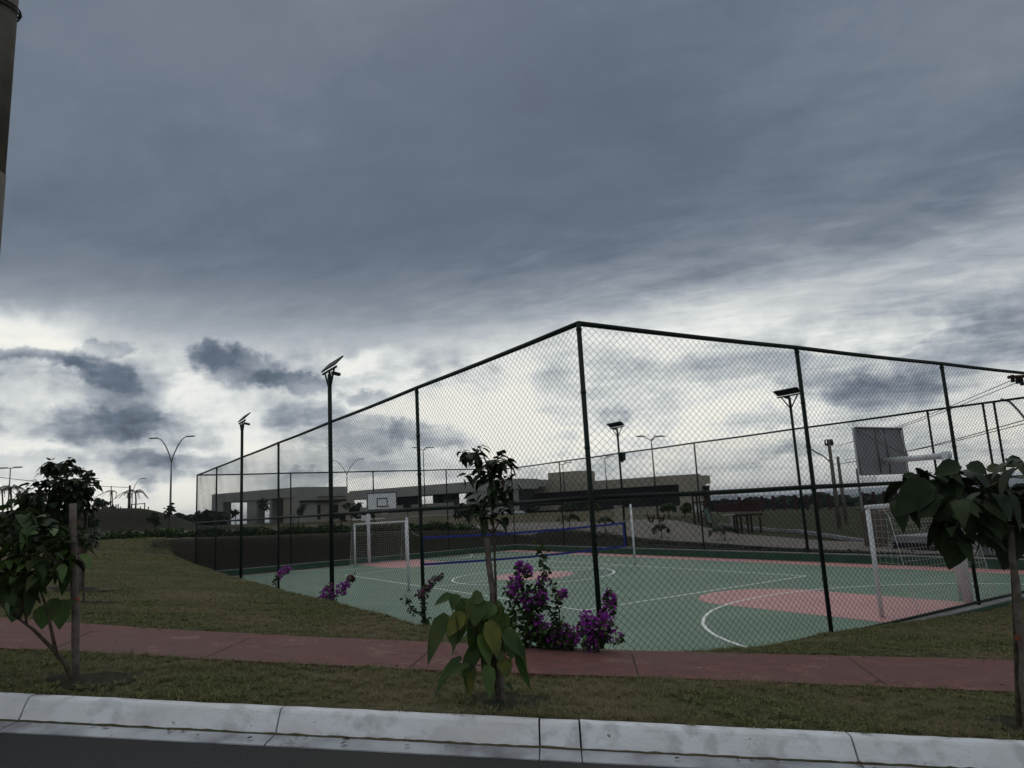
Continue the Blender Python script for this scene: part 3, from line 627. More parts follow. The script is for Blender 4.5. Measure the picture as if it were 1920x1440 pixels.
# ------------------------------------------------------------------ leaves and branches
LG = mat('leaf_light', (.065, .115, .020), (.036, .070, .014), .5, 7, .3); LY = mat('leaf_yellowing', (.13, .13, .022), (.06, .08, .018), .6, 12, .2); LB = mat('leaf_brown', (.07, .042, .022), (.04, .025, .015), .8, 12, .1)
LD = mat('leaf_dark_b', (.014, .028, .010), (.008, .018, .007), .55, 7, .25); LE = mat('leaf_dark_c', (.030, .044, .012), (.016, .026, .008), .6, 9, .2)
ALT = {'leaf': [M['leaf'], LG, LY, LB], 'leaf_mid': [M['leafm'], LG, M['leafd'], LY], 'leaf_dark': [M['leafd'], LD, LE, LB]}
class LeafMB:
    """many curved leaves in one mesh (numpy)"""
    def __init__(s): s.V = []; s.F = []; s.n = 0
    def leaf(s, base, d, up, L, W, droop=.35, fold=.18, rows=4, heart=True):
        d = d.normalized(); side = d.cross(up)
        if side.length < 1e-3: side = d.cross(Vector((1, 0, 0)))
        side.normalize(); nrm = side.cross(d).normalized()
        prof = (.42, 1.0, .95, .60, .04) if heart else (.12, .8, 1.0, .7, .04)
        vs = []; p = Vector(base)
        for k in range(rows+1):
            f = k/rows; c = p+d*(L*f)+Vector((0, 0, -1))*(droop*L*f*f)
            w = W*.5*prof[k]; lift = nrm*(fold*w)
            vs += [c-side*w+lift, c, c+side*w+lift]
        fs = []
        for k in range(rows):
            a = k*3; fs += [(a, a+1, a+4, a+3), (a+1, a+2, a+5, a+4)]
        s.V += [tuple(v) for v in vs]; s.F += [tuple(i+s.n for i in f) for f in fs]; s.n += len(vs)
    def build(s, name, m, parent, smooth_=True):
        mats = ALT.get(m.name, [m]); mi = None; per = 8
        if len(mats) > 1: q = rng.choice(len(mats), size=len(s.F)//per+1, p=[.68, .23, .08, .01][:len(mats)] if len(mats) == 4 else None); mi = np.repeat(q, per)[:len(s.F)]
        o = quick_mesh(name, np.array(s.V), np.array(s.F), mats, parent, mi=mi)
        if smooth_: o.data.polygons.foreach_set('use_smooth', [True]*len(s.F))
        return o
def rnd_dir(dz0=-.6, dz1=.3):
    a = random.uniform(0, 2*math.pi); z = random.uniform(dz0, dz1); c = math.sqrt(max(0, 1-z*z)); return Vector((c*math.cos(a), c*math.sin(a), z))
def wiggle(a, b, n=5, amp=.03):
    a, b = Vector(a), Vector(b); L = (b-a).length; return [a+(b-a)*(i/n)+Vector((random.uniform(-1, 1), random.uniform(-1, 1), random.uniform(-.5, .5)))*(amp*L if 0 < i < n else 0) for i in range(n+1)]
def sapling(name, label, group, base, trunk_top, clumps, leaf, m, n_per, dist, rt=.014, spread=.5, bark='bark', droop=.5, trunk_pts=None, cat='sapling', nm='crown', drdir=(-.8, .15)):
    """clumps: (centre Vector, radius xyz, share)"""
    t = thing(name, base, label, cat, group)
    b = MB(); tp = trunk_pts or wiggle(base, trunk_top, 6, .015); n = len(tp)
    b.tube([Vector(tp[0])-Vector((0, 0, .05))]+tp, [rt*1.25]+[rt*(1.2-.75*i/(n-1)) for i in range(n)], 8); b.build('trunk', M[bark], t, True)
    tw = MB(); lf = LeafMB()
    for c, rad, k in clumps:
        c = Vector(c); q = min(tp, key=lambda p: (Vector(p)-c).length if Vector(p).z < c.z+.1 else 99); tw.tube(wiggle(q, c, 4, .06), [rt*.6, rt*.5, rt*.45, rt*.35, rt*.25], 6)
        for i in range(int(n_per*k)):
            o = rnd_dir(-1, 1); rr = random.random()**.45; p = c+Vector((o.x*rad[0], o.y*rad[1], o.z*rad[2]))*rr
            if i % 4 == 0: tw.tube([c+(p-c)*.1, c+(p-c)*.6, p], [rt*.22, rt*.16, rt*.1], 4, False)
            d_ = rnd_dir(*drdir)+(p-c).normalized()*.7; up = Vector((random.uniform(-.5, .5), random.uniform(-.5, .5), 1))
            L_ = leaf*random.uniform(.6, 1.2); lf.leaf(p, d_, up, L_, L_*random.uniform(.5, .85), random.uniform(.05, droop*1.2), random.uniform(.05, .55))
    tw.build('branches', M[bark], t, True); lf.build(nm, M[m] if isinstance(m, str) else m, t)
    return t
def stake(base, top, r, label, group='wooden stakes tied to the saplings', split=False):
    t = thing('wooden_stake', base, label, 'stake', group)
    b = MB(); base, top = Vector(base), Vector(top); pts = wiggle(base-Vector((0, 0, .1)), top, 7, .006)
    b.tube(pts, [r*random.uniform(.9, 1.1) for _ in pts], 9)
    d_ = (top-base).normalized(); b.build('post', M['wood'], t, True)
    q = base+(top-base)*.45; a = MB(); a.tube([q-d_*.012, q+d_*.012], r*1.18, 10); a.build('tie', M['rim'] if not split else M['netw'], t)
    return t
def G(px, py, dist, z=None):
    p = at(px, py, dist)
    if z is not None: p.z = z
    return p
def onground(px, dist):
    p = at(px, 1000, dist); return Vector((p.x, p.y, Hs(p.x, p.y)))
def zon(px, py, dist): return at(px, py, dist).z
# ---- leafy sapling in the middle of the near strip: tall thin stem with crown, and big basal leaves
dc = math.hypot(2.73, 4.62)
base = Vector((2.69, 4.64, 1.165))
tr = [base, at(932, 1240, dc), at(930, 1150, dc+.02), at(929, 1080, dc+.03), at(926, 1000, dc+.03), at(921, 930, dc), at(913, 870, dc), at(905, 850, dc)]
cl = []
for px, py, rx, ry, k in [(876, 848, 22, 11, .9), (890, 858, 16, 7, .4), (898, 838, 6, 7, .2), (918, 868, 26, 16, 1.0), (940, 866, 20, 16, 1.0), (945, 862, 30, 14, .6), (925, 890, 24, 18, 1.1), (925, 912, 18, 20, 1.0), (955, 905, 14, 22, .6), (900, 885, 12, 8, .3), (875, 892, 10, 8, .22),
                          (912, 935, 34, 16, 1.0), (940, 935, 20, 14, .6), (885, 950, 22, 18, .6), (922, 965, 26, 18, .8), (945, 960, 12, 18, .3), (890, 970, 24, 16, .5)]:
    f = dc/1347*1.05; cl.append((at(px, py, dc+random.uniform(-.06, .06)), (rx*f, rx*f*.8, ry*f), k))
t = sapling('sapling', 'thin staked sapling in the grass strip with ragged crown and large basal leaves', None, base, None, cl, .075, 'leafd', 22, dc, .011, trunk_pts=tr, droop=.6)
low = LeafMB(); tw = MB()
BL = [((838, 1152), (806, 1216), 34), ((853, 1155), (852, 1207), 34), ((872, 1158), (851, 1206), 30), ((890, 1160), (882, 1212), 34), ((905, 1172), (893, 1220), 32), ((866, 1233), (819, 1281), 26), ((896, 1212), (869, 1262), 34),
      ((888, 1248), (878, 1292), 30), ((932, 1185), (914, 1233), 44), ((915, 1165), (930, 1215), 36), ((950, 1186), (968, 1228), 44), ((962, 1190), (958, 1230), 34), ((945, 1234), (950, 1266), 34), ((969, 1225), (991, 1272), 22), ((912, 1246), (918, 1292), 28),
      ((850, 1118), (817, 1134), 22), ((862, 1116), (850, 1140), 30), ((875, 1122), (868, 1165), 40), ((895, 1120), (890, 1165), 44), ((905, 1116), (884, 1130), 30), ((925, 1132), (908, 1160), 36), ((936, 1136), (930, 1178), 36), ((944, 1138), (926, 1143), 28),
      ((880, 1140), (862, 1180), 38), ((905, 1145), (905, 1190), 40), ((925, 1150), (940, 1195), 38), ((870, 1150), (840, 1185), 34), ((942, 1150), (944, 1190), 30), ((975, 1198), (986, 1238), 9), ((948, 1282), (962, 1290), 12), ((925, 1210), (905, 1240), 34), ((940, 1205), (935, 1240), 36), ((900, 1190), (915, 1230), 38)]
hub = at(930, 1260, dc)
BL = BL+[((a[0]+random.randint(-14, 14), a[1]+random.randint(-8, 22)), (c[0]+random.randint(-12, 12), c[1]+random.randint(-14, 10)), w*random.uniform(.5, .85)) for a, c, w in BL if a[0] < 960 and a[1] > 1125 and random.random() < .55]
for i, (a, c, w) in enumerate(BL):
    dd = dc+random.uniform(-.16, .12); A = at(*a, dd); C_ = at(*c, dd-random.uniform(.0, .07)); d_ = C_-A
    if i < 30 or True:
        towards = (Vector((0, 0, EYE))-A).normalized(); up = (towards+Vector((random.uniform(-.7, .7), random.uniform(-.7, .7), random.uniform(.1, .9)))).normalized()
        d2 = Vector((d_.x, d_.y, d_.z+.12*d_.length)); low.leaf(A, d2, up, d_.length*1.03, w*dc/1347*random.uniform(.75, 1.0), random.uniform(.1, .5), random.uniform(.15, .6))
        if i % 2 == 0: tw.tube([hub+Vector((0, 0, random.uniform(-.15, .1))), (hub+A)/2+Vector((0, 0, .02)), A], [.005, .004, .0025], 5, False)
for q in ((918, 1190), (905, 1225), (925, 1200)): tw.tube([base, at(925, 1270, dc), at(*q, dc)], [.007, .006, .004], 6)
low.build('basal_leaves', M['leaf'], t); tw.build('basal_stems', M['twig'], t)
stake(base+Vector((.03, -.02, 0)), at(913, 1008, dc+.05), .021, 'grey split wooden stake leaning beside the middle sapling', split=True)
# ---- sapling at the left edge, low and bushy with several stems
dl = math.hypot(.17, 6.51); bl = Vector((.17, 6.51, 1.42)); f = dl/1347*1.05
cl = []
for px, py, rx, ry, k in [(20, 985, 60, 26, 1.2), (70, 995, 40, 26, 1.0), (105, 1000, 30, 30, .8), (30, 1030, 50, 34, 1.4), (85, 1035, 46, 30, 1.2), (20, 1075, 40, 24, .9), (75, 1065, 40, 20, .8), (-40, 1020, 50, 60, 1.2), (120, 1030, 20, 22, .5), (45, 1098, 30, 16, .5)]:
    cl.append((at(px, py, dl+random.uniform(-.25, .25)), (rx*f, rx*f, ry*f), k))
t = sapling('sapling', 'bushy multi-stemmed sapling at the left edge, leaning left from the grass strip', None, bl, None, cl, .115, 'leafm', 34, dl, .017, trunk_pts=[bl, at(122, 1245, dl), at(100, 1218, dl), at(62, 1180, dl), at(35, 1160, dl)], droop=.6)
b = MB(); b.tube([at(106, 1226, dl), at(98, 1190, dl), at(88, 1140, dl), at(75, 1105, dl), at(80, 1060, dl)], [.013, .012, .010, .008, .006], 7); b.tube([at(35, 1160, dl), at(10, 1140, dl), at(-20, 1110, dl), at(-25, 1060, dl)], [.010, .009, .008, .006], 7)
b.tube([at(50, 1172, dl), at(45, 1120, dl), at(28, 1050, dl-.1), at(40, 990, dl)], [.009, .008, .007, .005], 7); b.build('stem', M['bark'], t, True)
lf = LeafMB()
for (a, c, w) in [((35, 1125), (22, 1165), 26), ((85, 1135), (78, 1178), 26), ((115, 1125), (112, 1178), 24), ((125, 1125), (128, 1140), 20), ((100, 1122), (102, 1150), 20), ((5, 1085), (8, 1130), 24)]:
    A, C_ = at(*a, dl), at(*c, dl); lf.leaf(A, C_-A, Vector((0, -1, .2)), (C_-A).length, w*dl/1347*1.1, .05, .2)
lf.build('hanging_leaves', M['leaf'], t)
stake(Vector((.19, 6.60, 1.42)), at(137, 944, 6.6), .026, 'straight grey wooden stake standing beside the left edge sapling')
# ---- second staked tree on the lawn behind
d2 = 16.8; b2 = onground(158, d2); f = d2/1347
cl = []
for px, py, rx, ry, k in [(112, 877, 26, 8, .9), (100, 882, 14, 8, .4), (90, 868, 6, 6, .2), (122, 866, 8, 6, .25), (162, 884, 8, 6, .25), (168, 908, 12, 16, .7), (120, 905, 34, 14, 1.4), (75, 925, 34, 24, 1.8), (120, 930, 36, 26, 2.0), (150, 925, 22, 22, 1.0), (60, 950, 24, 20, 1.0), (110, 960, 40, 22, 1.5), (155, 955, 18, 18, .8), (160, 1000, 18, 14, .5), (170, 1010, 12, 10, .3), (30, 960, 20, 14, .5)]:
    cl.append((at(px, py, d2+random.uniform(-.4, .4)), (rx*f, rx*f, ry*f), k))
sapling('sapling', 'dark round-crowned young tree on the lawn behind the left stake', None, b2, None, cl, .17, 'leafd', 62, d2, .03, trunk_pts=[b2, at(158, 1040, d2), at(150, 980, d2), at(130, 930, d2), at(125, 890, d2)], droop=.5)
stake(b2+Vector((-.08, -.05, 0)), at(150, 945, d2), .07, 'thicker stake holding the dark young tree on the lawn')
b3 = onground(163, 13.5); cl = [(at(160, 1005, 13.5), (.16, .16, .12), .8), (at(172, 1012, 13.5), (.1, .1, .1), .5)]
sapling('sapling', 'small leafless-topped sapling with a tuft of leaves beside the left stakes', None, b3, None, cl, .1, 'leafd', 26, 13.5, .012, trunk_pts=[b3, at(156, 1050, 13.5), at(163, 985, 13.5), at(165, 960, 13.5)])
# ---- sapling at the right edge, big drooping leaves
dr = 6.05; br = at(1910, 1365, dr); br.z = plane(br.x); f = dr/1347*1.05
cl = []
for px, py, rx, ry, k in [(1722, 905, 36, 24, .8), (1700, 935, 22, 18, .4), (1760, 900, 46, 22, 1.1), (1800, 905, 50, 30, 1.3), (1850, 915, 46, 34, 1.2), (1820, 940, 52, 30, 1.2), (1765, 960, 22, 26, .6), (1770, 985, 24, 24, .7), (1790, 1005, 18, 20, .5), (1880, 960, 40, 40, 1.2), (1900, 985, 36, 26, .8), (1845, 985, 30, 22, .5), (1915, 870, 22, 16, .4), (1930, 930, 30, 40, 1.0)]:
    cl.append((at(px, py, dr+random.uniform(-.3, .2)), (rx*f*.8, rx*f*.8, ry*f*.7), k))
t = sapling('sapling', 'staked sapling at the right edge with very large drooping dark leaves', None, br, None, cl, .165, 'leafd', 13, dr, .016, trunk_pts=[br, at(1907, 1250, dr), at(1903, 1150, dr), at(1898, 1060, dr), at(1890, 990, dr), at(1880, 940, dr), at(1870, 905, dr)], droop=.75, drdir=(-.9, .0))
lf = LeafMB()
for (a, c, w) in [((1745, 905), (1678, 958), 50), ((1720, 895), (1690, 888), 14), ((1800, 872), (1750, 885), 30), ((1815, 870), (1850, 886), 26), ((1850, 878), (1887, 880), 20), ((1915, 862), (1885, 872), 22), ((1850, 890), (1875, 930), 44), ((1765, 940), (1758, 975), 40),
                  ((1780, 985), (1770, 1040), 50), ((1800, 1000), (1778, 1060), 44), ((1830, 950), (1850, 1005), 50), ((1870, 970), (1850, 1020), 44), ((1795, 920), (1790, 975), 50), ((1760, 925), (1722, 965), 44), ((1900, 990), (1880, 1060), 44)]:
    dd = dr+random.uniform(-.2, .1); A, C_ = at(*a, dd), at(*c, dd-.05); lf.leaf(A, C_-A, Vector((-.6, -.6, .6)), (C_-A).length, w*dr/1347, .12, .25)
lf.build('drooping_leaves', M['leafd'], t)
stake(br+Vector((-.02, -.06, 0)), at(1894, 985, dr-.08), .024, 'wooden stake tied to the right edge sapling')
# ------------------------------------------------------------------ bougainvilleas along the fence
def boug(label, base, stems, dist, green=40, fl=60, fs=.045, dull=0.0):
    t = thing('bougainvillea', base, label, 'shrub', 'bougainvilleas outside the court fence')
    st = MB(); lf = LeafMB(); cls = []
    for pts, gw, fw_ in stems:
        P_ = [Vector(base)]+[at(px, py, dist+random.uniform(-.12, .12)) for px, py in pts]
        st.tube(P_, [.008-.005*i/(len(P_)-1) for i in range(len(P_))], 6)
        L_ = [(P_[i+1]-P_[i]).length for i in range(len(P_)-1)]; tot = sum(L_)
        for k in range(int(tot*green*gw)):
            u = random.random()*tot; i = 0
            while u > L_[i]: u -= L_[i]; i += 1
            p = P_[i]+(P_[i+1]-P_[i])*(u/L_[i])+rnd_dir(-1, 1)*random.uniform(.0, .075); lf.leaf(p, rnd_dir(-.8, .5), rnd_dir(.2, 1), random.uniform(.035, .07), random.uniform(.03, .045), .2, .3)
    for px, py, r, k in fl:
        c = at(px, py, dist+random.uniform(-.1, .05)); rr = r*dist/1347; fw = LeafMB(); dl_ = random.random() < dull; cls.append((fw, dl_))
        for _ in range(int(k*.95)):
            o = rnd_dir(-1, 1); p = c+o*rr*random.random()**.4
            fw.leaf(p, o+rnd_dir(-.6, .8)*.7, rnd_dir(.2, 1), fs*random.uniform(.8, 1.35), fs*random.uniform(.7, 1.1), .15, .35, heart=True)
        for _ in range(int(k*.45)):
            o = rnd_dir(-1, .3); p = c+o*rr*1.1; lf.leaf(p, rnd_dir(-.8, .5), rnd_dir(.2, 1), random.uniform(.035, .065), random.uniform(.03, .045), .2, .3)
    st.build('stems', M['bark'], t); 
    if lf.n: lf.build('foliage', M['leafm'], t)
    for fw, dl_ in cls:
        o = fw.build('flower_cluster', M['flowerd' if dl_ else 'flower'], t)
        if dl_: o['label'] = 'dull reddish withered bract cluster'
def bb_(x, y): return Vector((x, y, Hs(x, y)-.02))
boug('large purple bougainvillea by the corner post behind the middle sapling', bb_(4.93, 6.55), [
    ([(990, 1180), (985, 1130), (975, 1095), (972, 1060)], 1.5, 1), ([(1000, 1170), (1010, 1120), (1020, 1080), (1018, 1050), (1012, 1015)], 1.3, 1), ([(1040, 1190), (1050, 1160), (1045, 1120), (1030, 1085)], 1.0, 1), ([(960, 1190), (958, 1150), (965, 1110)], 1.6, 1),
    ([(1000, 1190), (960, 1170), (975, 1140)], 1.6, 1), ([(1060, 1190), (1100, 1185), (1140, 1195)], 1.6, 1), ([(1110, 1185), (1130, 1150), (1143, 1105)], 1.2, 1), ([(1010, 1195), (1030, 1180), (1060, 1175)], 1.6, 1), ([(985, 1150), (1000, 1140), (1010, 1130)], 1.5, 1), ([(1030, 1140), (1005, 1110), (985, 1100)], 1.2, 1)],
    8.1, 120, [(980, 1062, 10, 60), (990, 1072, 9, 45), (966, 1092, 12, 70), (957, 1107, 9, 45), (970, 1120, 8, 30), (1016, 1118, 11, 60), (990, 1130, 10, 45), (992, 1118, 8, 30), (1053, 1112, 9, 45), (1018, 1092, 12, 25), (1008, 1165, 13, 50), (995, 1180, 16, 90), (1020, 1175, 14, 60), (1060, 1188, 18, 100), (1085, 1190, 18, 90), (1105, 1165, 16, 70), (1120, 1180, 22, 150), (1135, 1165, 15, 90), (1140, 1140, 12, 50), (1143, 1120, 10, 45), (1098, 1155, 10, 35), (1150, 1190, 14, 60), (1110, 1208, 14, 50), (1040, 1195, 14, 60)], .034)
boug('low bougainvillea with one leaning reddish spray beside the second fence post', bb_(4.75, 9.9), [([(795, 1150), (793, 1125), (800, 1105), (815, 1088), (827, 1079)], 1.6, 1), ([(790, 1155), (770, 1140), (760, 1118)], 1.0, 1)], 10.9, 110, [(790, 1112, 7, 35), (800, 1102, 7, 30), (810, 1092, 6, 26), (820, 1084, 4, 14), (828, 1079, 3, 12)], .034, .8)
boug('small bougainvillea with purple sprays at the foot of the nearer left solar lamp', bb_(4.75, 14.2), [([(625, 1120), (640, 1108), (655, 1088), (664, 1079)], 1.6, 1), ([(612, 1122), (612, 1105), (617, 1098)], 1.0, 1)], 15.0, 90, [(612, 1112, 9, 50), (618, 1100, 6, 30), (640, 1105, 8, 40), (648, 1096, 7, 34), (658, 1085, 5, 20), (604, 1122, 7, 28), (622, 1120, 6, 20)], .05, .15)
boug('tiny bougainvillea with a single purple spray at the third fence post', bb_(4.85, 18.3), [([(512, 1090), (520, 1080), (532, 1072), (541, 1065)], 1.3, 1)], 18.9, 90, [(525, 1077, 5, 18), (532, 1071, 6, 26), (540, 1067, 5, 20)], .06, .1)
# ------------------------------------------------------------------ grass
def blades(pts, h0, h1, w, lean=1.0, seed=1, dark=None):
    r = np.random.default_rng(seed); n = len(pts); az = r.uniform(0, 2*np.pi, n); h = r.uniform(h0, h1, n); ln = r.uniform(.25, 1.25, n)*h*lean; wd = r.uniform(.6, 1.3, n)*w
    x, y = pts[:, 0], pts[:, 1]; z = H(x, y)+bump(x, y)-.004; ca, sa = np.cos(az), np.sin(az); pz = az+r.uniform(-.9, .9, n)+np.pi/2; cb, sb = np.cos(pz), np.sin(pz)
    b0 = np.stack([x-cb*wd/2, y-sb*wd/2, z], 1); b1 = np.stack([x+cb*wd/2, y+sb*wd/2, z], 1)
    m0 = np.stack([x+ca*ln*.4-cb*wd*.35, y+sa*ln*.4-sb*wd*.35, z+h*.65], 1); m1 = np.stack([x+ca*ln*.4+cb*wd*.35, y+sa*ln*.4+sb*wd*.35, z+h*.65], 1)
    tp = np.stack([x+ca*ln, y+sa*ln, z+h*.9], 1)
    V = np.stack([b0, b1, m1, m0, tp], 1).reshape(-1, 3); i = np.arange(n)*5
    T = np.stack([np.stack([i, i+1, i+2], 1), np.stack([i, i+2, i+3], 1), np.stack([i+3, i+2, i+4], 1)], 1).reshape(-1, 3)
    return V, T
from mathutils.geometry import intersect_point_tri
def soil_rings():
    b = MB()
    for bx, by, rr_ in ((2.69, 4.64, .30), (.17, 6.51, .34), (br.x, br.y, .30), (b2.x, b2.y, .7), (b3.x, b3.y, .35)):
        n = 36; rim = [(bx+.1+math.cos(a)*rr_*(1+.12*math.sin(3*a+bx)+.07*math.sin(7*a)), by+math.sin(a)*rr_*(1+.12*math.sin(3*a+bx)+.07*math.sin(7*a))) for a in np.linspace(0, 2*math.pi, n, endpoint=False)]
        V = [(bx+.1, by, Hs(bx+.1, by)+.020)]+[((bx+.1)*.4+x*.6, by*.4+y*.6, Hs(x, y)+.020) for x, y in rim]+[(x, y, Hs(x, y)+.012) for x, y in rim]
        b.add(V, [(0, 1+i, 1+(i+1) % n) for i in range(n)]+[(1+i, 1+n+i, 1+n+(i+1) % n, 1+(i+1) % n) for i in range(n)])
    struct(b, 'soil', M['earth'], True)
soil_rings()
def grass():
    r = np.random.default_rng(5); Vs = []; Ts = []; off = 0
    def region(n, x0, x1, y0, y1, cond, h0, h1, w, seed, lean=1.0):
        nonlocal off
        p = np.stack([r.uniform(x0, x1, n), r.uniform(y0, y1, n)], 1)
        # clumps: thin out by a smooth random field
        c = np.sin(p[:, 0]*7+2*np.sin(p[:, 1]*5))*np.sin(p[:, 1]*8+p[:, 0]*2)+.6*np.sin(p[:, 0]*19+p[:, 1]*11)*np.sin(p[:, 1]*23)
        p = p[(c+r.uniform(-1.2, 1.2, n) > -.75)]
        p = p[cond(p[:, 0], p[:, 1])]
        V, T = blades(p, h0, h1, w, lean, seed); Vs.append(V); Ts.append(T+off); off += len(V)
    def wn_(x, y):    # interpolate path edges as offsets from the kerb line
        s = (x-KP[0])*T2[0]+(y-KP[1])*T2[1]; return s
    sn = (PNr[:, 0]-KP[0])*T2[0]+(PNr[:, 1]-KP[1])*T2[1]; wn2 = kw(PNr[:, 0], PNr[:, 1]); sf = (PFr[:, 0]-KP[0])*T2[0]+(PFr[:, 1]-KP[1])*T2[1]; wf2 = kw(PFr[:, 0], PFr[:, 1])
    near = lambda x, y: open_(x, y) & (kw(x, y) > .005) & (kw(x, y) < np.interp(wn_(x, y), sn, wn2)+.015+.03*np.sin(wn_(x, y)*9)*np.sin(wn_(x, y)*23+1))
    beyond = lambda x, y: open_(x, y) & (kw(x, y) > np.interp(wn_(x, y), sf, wf2)-.02-.035*np.sin(wn_(x, y)*7)*np.sin(wn_(x, y)*19)) & ~((x > X0-.1) & (x < X1+.1) & (y > Y0-.1) & (y < Y1+.1))
    az = lambda x, y: np.degrees(np.arctan2(x, y))
    vis = lambda x, y: (az(x, y) > -9) & (az(x, y) < 76)
    def tufts(n, x0, x1, y0, y1, cond, seed, hh=(.03, .065), w=.0052):
        nonlocal off
        rr = np.random.default_rng(seed); c = np.stack([rr.uniform(x0, x1, n), rr.uniform(y0, y1, n)], 1); c = c[cond(c[:, 0], c[:, 1])]; k = 26
        p = np.repeat(c, k, 0)+rr.normal(0, .016, (len(c)*k, 2)); V, T = blades(p, hh[0], hh[1], w, 1.6, seed+50)
        # each tuft is combed one way
        az = np.repeat(rr.uniform(0, 2*np.pi, len(c)), k); V = V.reshape(-1, 5, 3); h = V[:, 4, 2]-V[:, 0, 2]
        V[:, 2:4, 0] += (np.cos(az)*h*.35)[:, None]; V[:, 2:4, 1] += (np.sin(az)*h*.35)[:, None]; V[:, 4, 0] += np.cos(az)*h*.9; V[:, 4, 1] += np.sin(az)*h*.9; V[:, 4, 2] -= h*.25
        Vs.append(V.reshape(-1, 3)); Ts.append(T+off); off += V.shape[0]*5
    BASES = [(2.69, 4.64, .26), (.17, 6.51, .30), (br.x, br.y, .26), (b2.x, b2.y, .6), (b3.x, b3.y, .3)]
    def open_(x, y):
        k = np.ones(len(x), bool)
        for bx, by, rr_ in BASES: d_ = np.hypot(x-bx-.1, (y-by)*1.0)+.05*np.sin(x*31)*np.sin(y*27); k &= (d_ > rr_) | (r.uniform(0, 1, len(x)) < .12)
        return k
    region(170000, -1.5, 8.0, .8, 8.6, lambda x, y: near(x, y) & vis(x, y), .018, .05, .0042, 3, 1.5)
    region(230000, -2.5, 14, 3.0, 15.5, lambda x, y: beyond(x, y) & vis(x, y) & (np.hypot(x, y) < 13), .018, .048, .006, 4, 1.7)
    region(90000, -3.5, 5.4, 11, 32, lambda x, y: beyond(x, y) & vis(x, y), .03, .06, .011, 6, 1.8)
    region(40000, -7, 4.8, 30, 45, lambda x, y: beyond(x, y) & vis(x, y), .05, .09, .022, 16, 1.8)
    region(45000, 9, 24, 2.0, 7, lambda x, y: beyond(x, y) & vis(x, y), .03, .055, .011, 7, 1.8)
    tufts(6500, -1.5, 8.0, .8, 8.6, lambda x, y: near(x, y) & vis(x, y), 21)
    tufts(9000, -2.5, 13, 3.0, 14, lambda x, y: beyond(x, y) & vis(x, y), 22, (.03, .06), .0065)
    region(9000, -1.5, 9, .8, 12, lambda x, y: (near(x, y) | beyond(x, y)) & vis(x, y), .06, .12, .005, 31, .8)
    o = quick_mesh('grass', np.concatenate(Vs), np.concatenate(Ts), M['bladeA']); o['kind'] = 'stuff'; tag(o, 'short matted olive and straw coloured grass on both sides of the red footpath', 'grass')
grass()

def litter():
    lf = LeafMB(); r = random.Random(4)
    for k in range(150):
        if k < 70: i = r.randrange(40, 150); q = PNr[i]+(PFr[i]-PNr[i])*r.choice((r.random(), r.random()*.15, 1-r.random()*.15)); z = plane(q[0])+.030
        elif k < 95: p = kpt(r.uniform(-1, 7), -.175-r.random()*.12, -.112); q = p[:2]; z = p[2]
        elif k < 120: q = (r.uniform(X0+.3, X0+9), Y0+r.uniform(.2, 9)); z = .025
        else: p = kpt(r.uniform(-1, 7), r.uniform(.1, .8), .05); q = p[:2]; z = p[2]
        a = r.uniform(0, 6.28); L_ = r.uniform(.02, .05) if k < 120 else r.uniform(.03, .06)
        lf.leaf(Vector((q[0], q[1], z)), Vector((math.cos(a), math.sin(a), r.uniform(0, .15))), Vector((r.uniform(-.3, .3), r.uniform(-.3, .3), 1)), L_, L_*.6, .05, .3)
    o = quick_mesh('leaf_litter', np.array(lf.V), np.array(lf.F), LB); o['kind'] = 'stuff'; tag(o, 'small dry brown leaves scattered on the footpath, gutter and court edge', 'fallen leaves')
litter()
# ------------------------------------------------------------------ things beyond the court
def zp(px, py, d): return at(px, py, d).z
def wb(b, a, c, z0, z1, th, mi=0):
    """upright slab between two plan points given as (pixel column, distance), th metres deep away from the viewer"""
    p, q = at(a[0], 950, a[1]), at(c[0], 950, c[1]); p.z = q.z = 0; n = Vector((-(q-p).y, (q-p).x, 0)).normalized()
    if n.dot(p) < 0: n = -n
    p2, q2 = p+n*th, q+n*th; v = [(*k.xy, z) for z in (z0, z1) for k in (p, q, q2, p2)]
    b.add(v, [(0, 3, 2, 1), (4, 5, 6, 7), (0, 1, 5, 4), (1, 2, 6, 5), (2, 3, 7, 6), (3, 0, 4, 7)], mi); return b
def part(name, m, t, *boxes):
    b = MB()
    for q in boxes: wb(b, *q)
    return b.build(name, M[m], t)
# left gatehouse wing: two crossing beams on wall piers, open between
D1 = 100; zt = zp(560, 913, D1); zg = 2.6
dL = lambda px: np.interp(px, [397, 560, 637], [114, 100, 109])
t = thing('club_building', (*at(480, 950, 104).xy, 2.8), 'grey open-fronted club building wing at the left, behind the far court fence', 'building')
part('roof_beam', 'wall', t, ((397, 114), (560, 100), zt-1.28, zt, 9))
part('wall_pier', 'wall', t, ((397, 114), (418, 112.0), zg-.6, zt-1.28, 1.4))
part('wall_pier', 'wall', t, ((463, 108.3), (481, 106.7), zg-.6, zt-1.28, 1.4))
part('wall_pier', 'wall', t, ((549, 101), (560, 100), zg-.6, zt-1.28, 3))
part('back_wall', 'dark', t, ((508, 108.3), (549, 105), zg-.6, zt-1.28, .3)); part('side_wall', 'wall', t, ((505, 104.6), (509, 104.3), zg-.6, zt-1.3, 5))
zl = zp(600, 925, 103)
t = thing('club_building', (*at(600, 950, 110).xy, 2.8), 'beige single-storey block with a small window and door between the two grey wings', 'building')
part('upper_block', 'wall', t, ((561, 101.5), (637, 108), zl-.4, zt-.02, 2.5))
part('wall', 'wall2', t, ((561, 100.5), (665, 108), zg-.6, zl, 3)); part('canopy', 'dark', t, ((568, 99.6), (650, 105), zp(600, 941, 101), zp(600, 937, 101), 1.2))
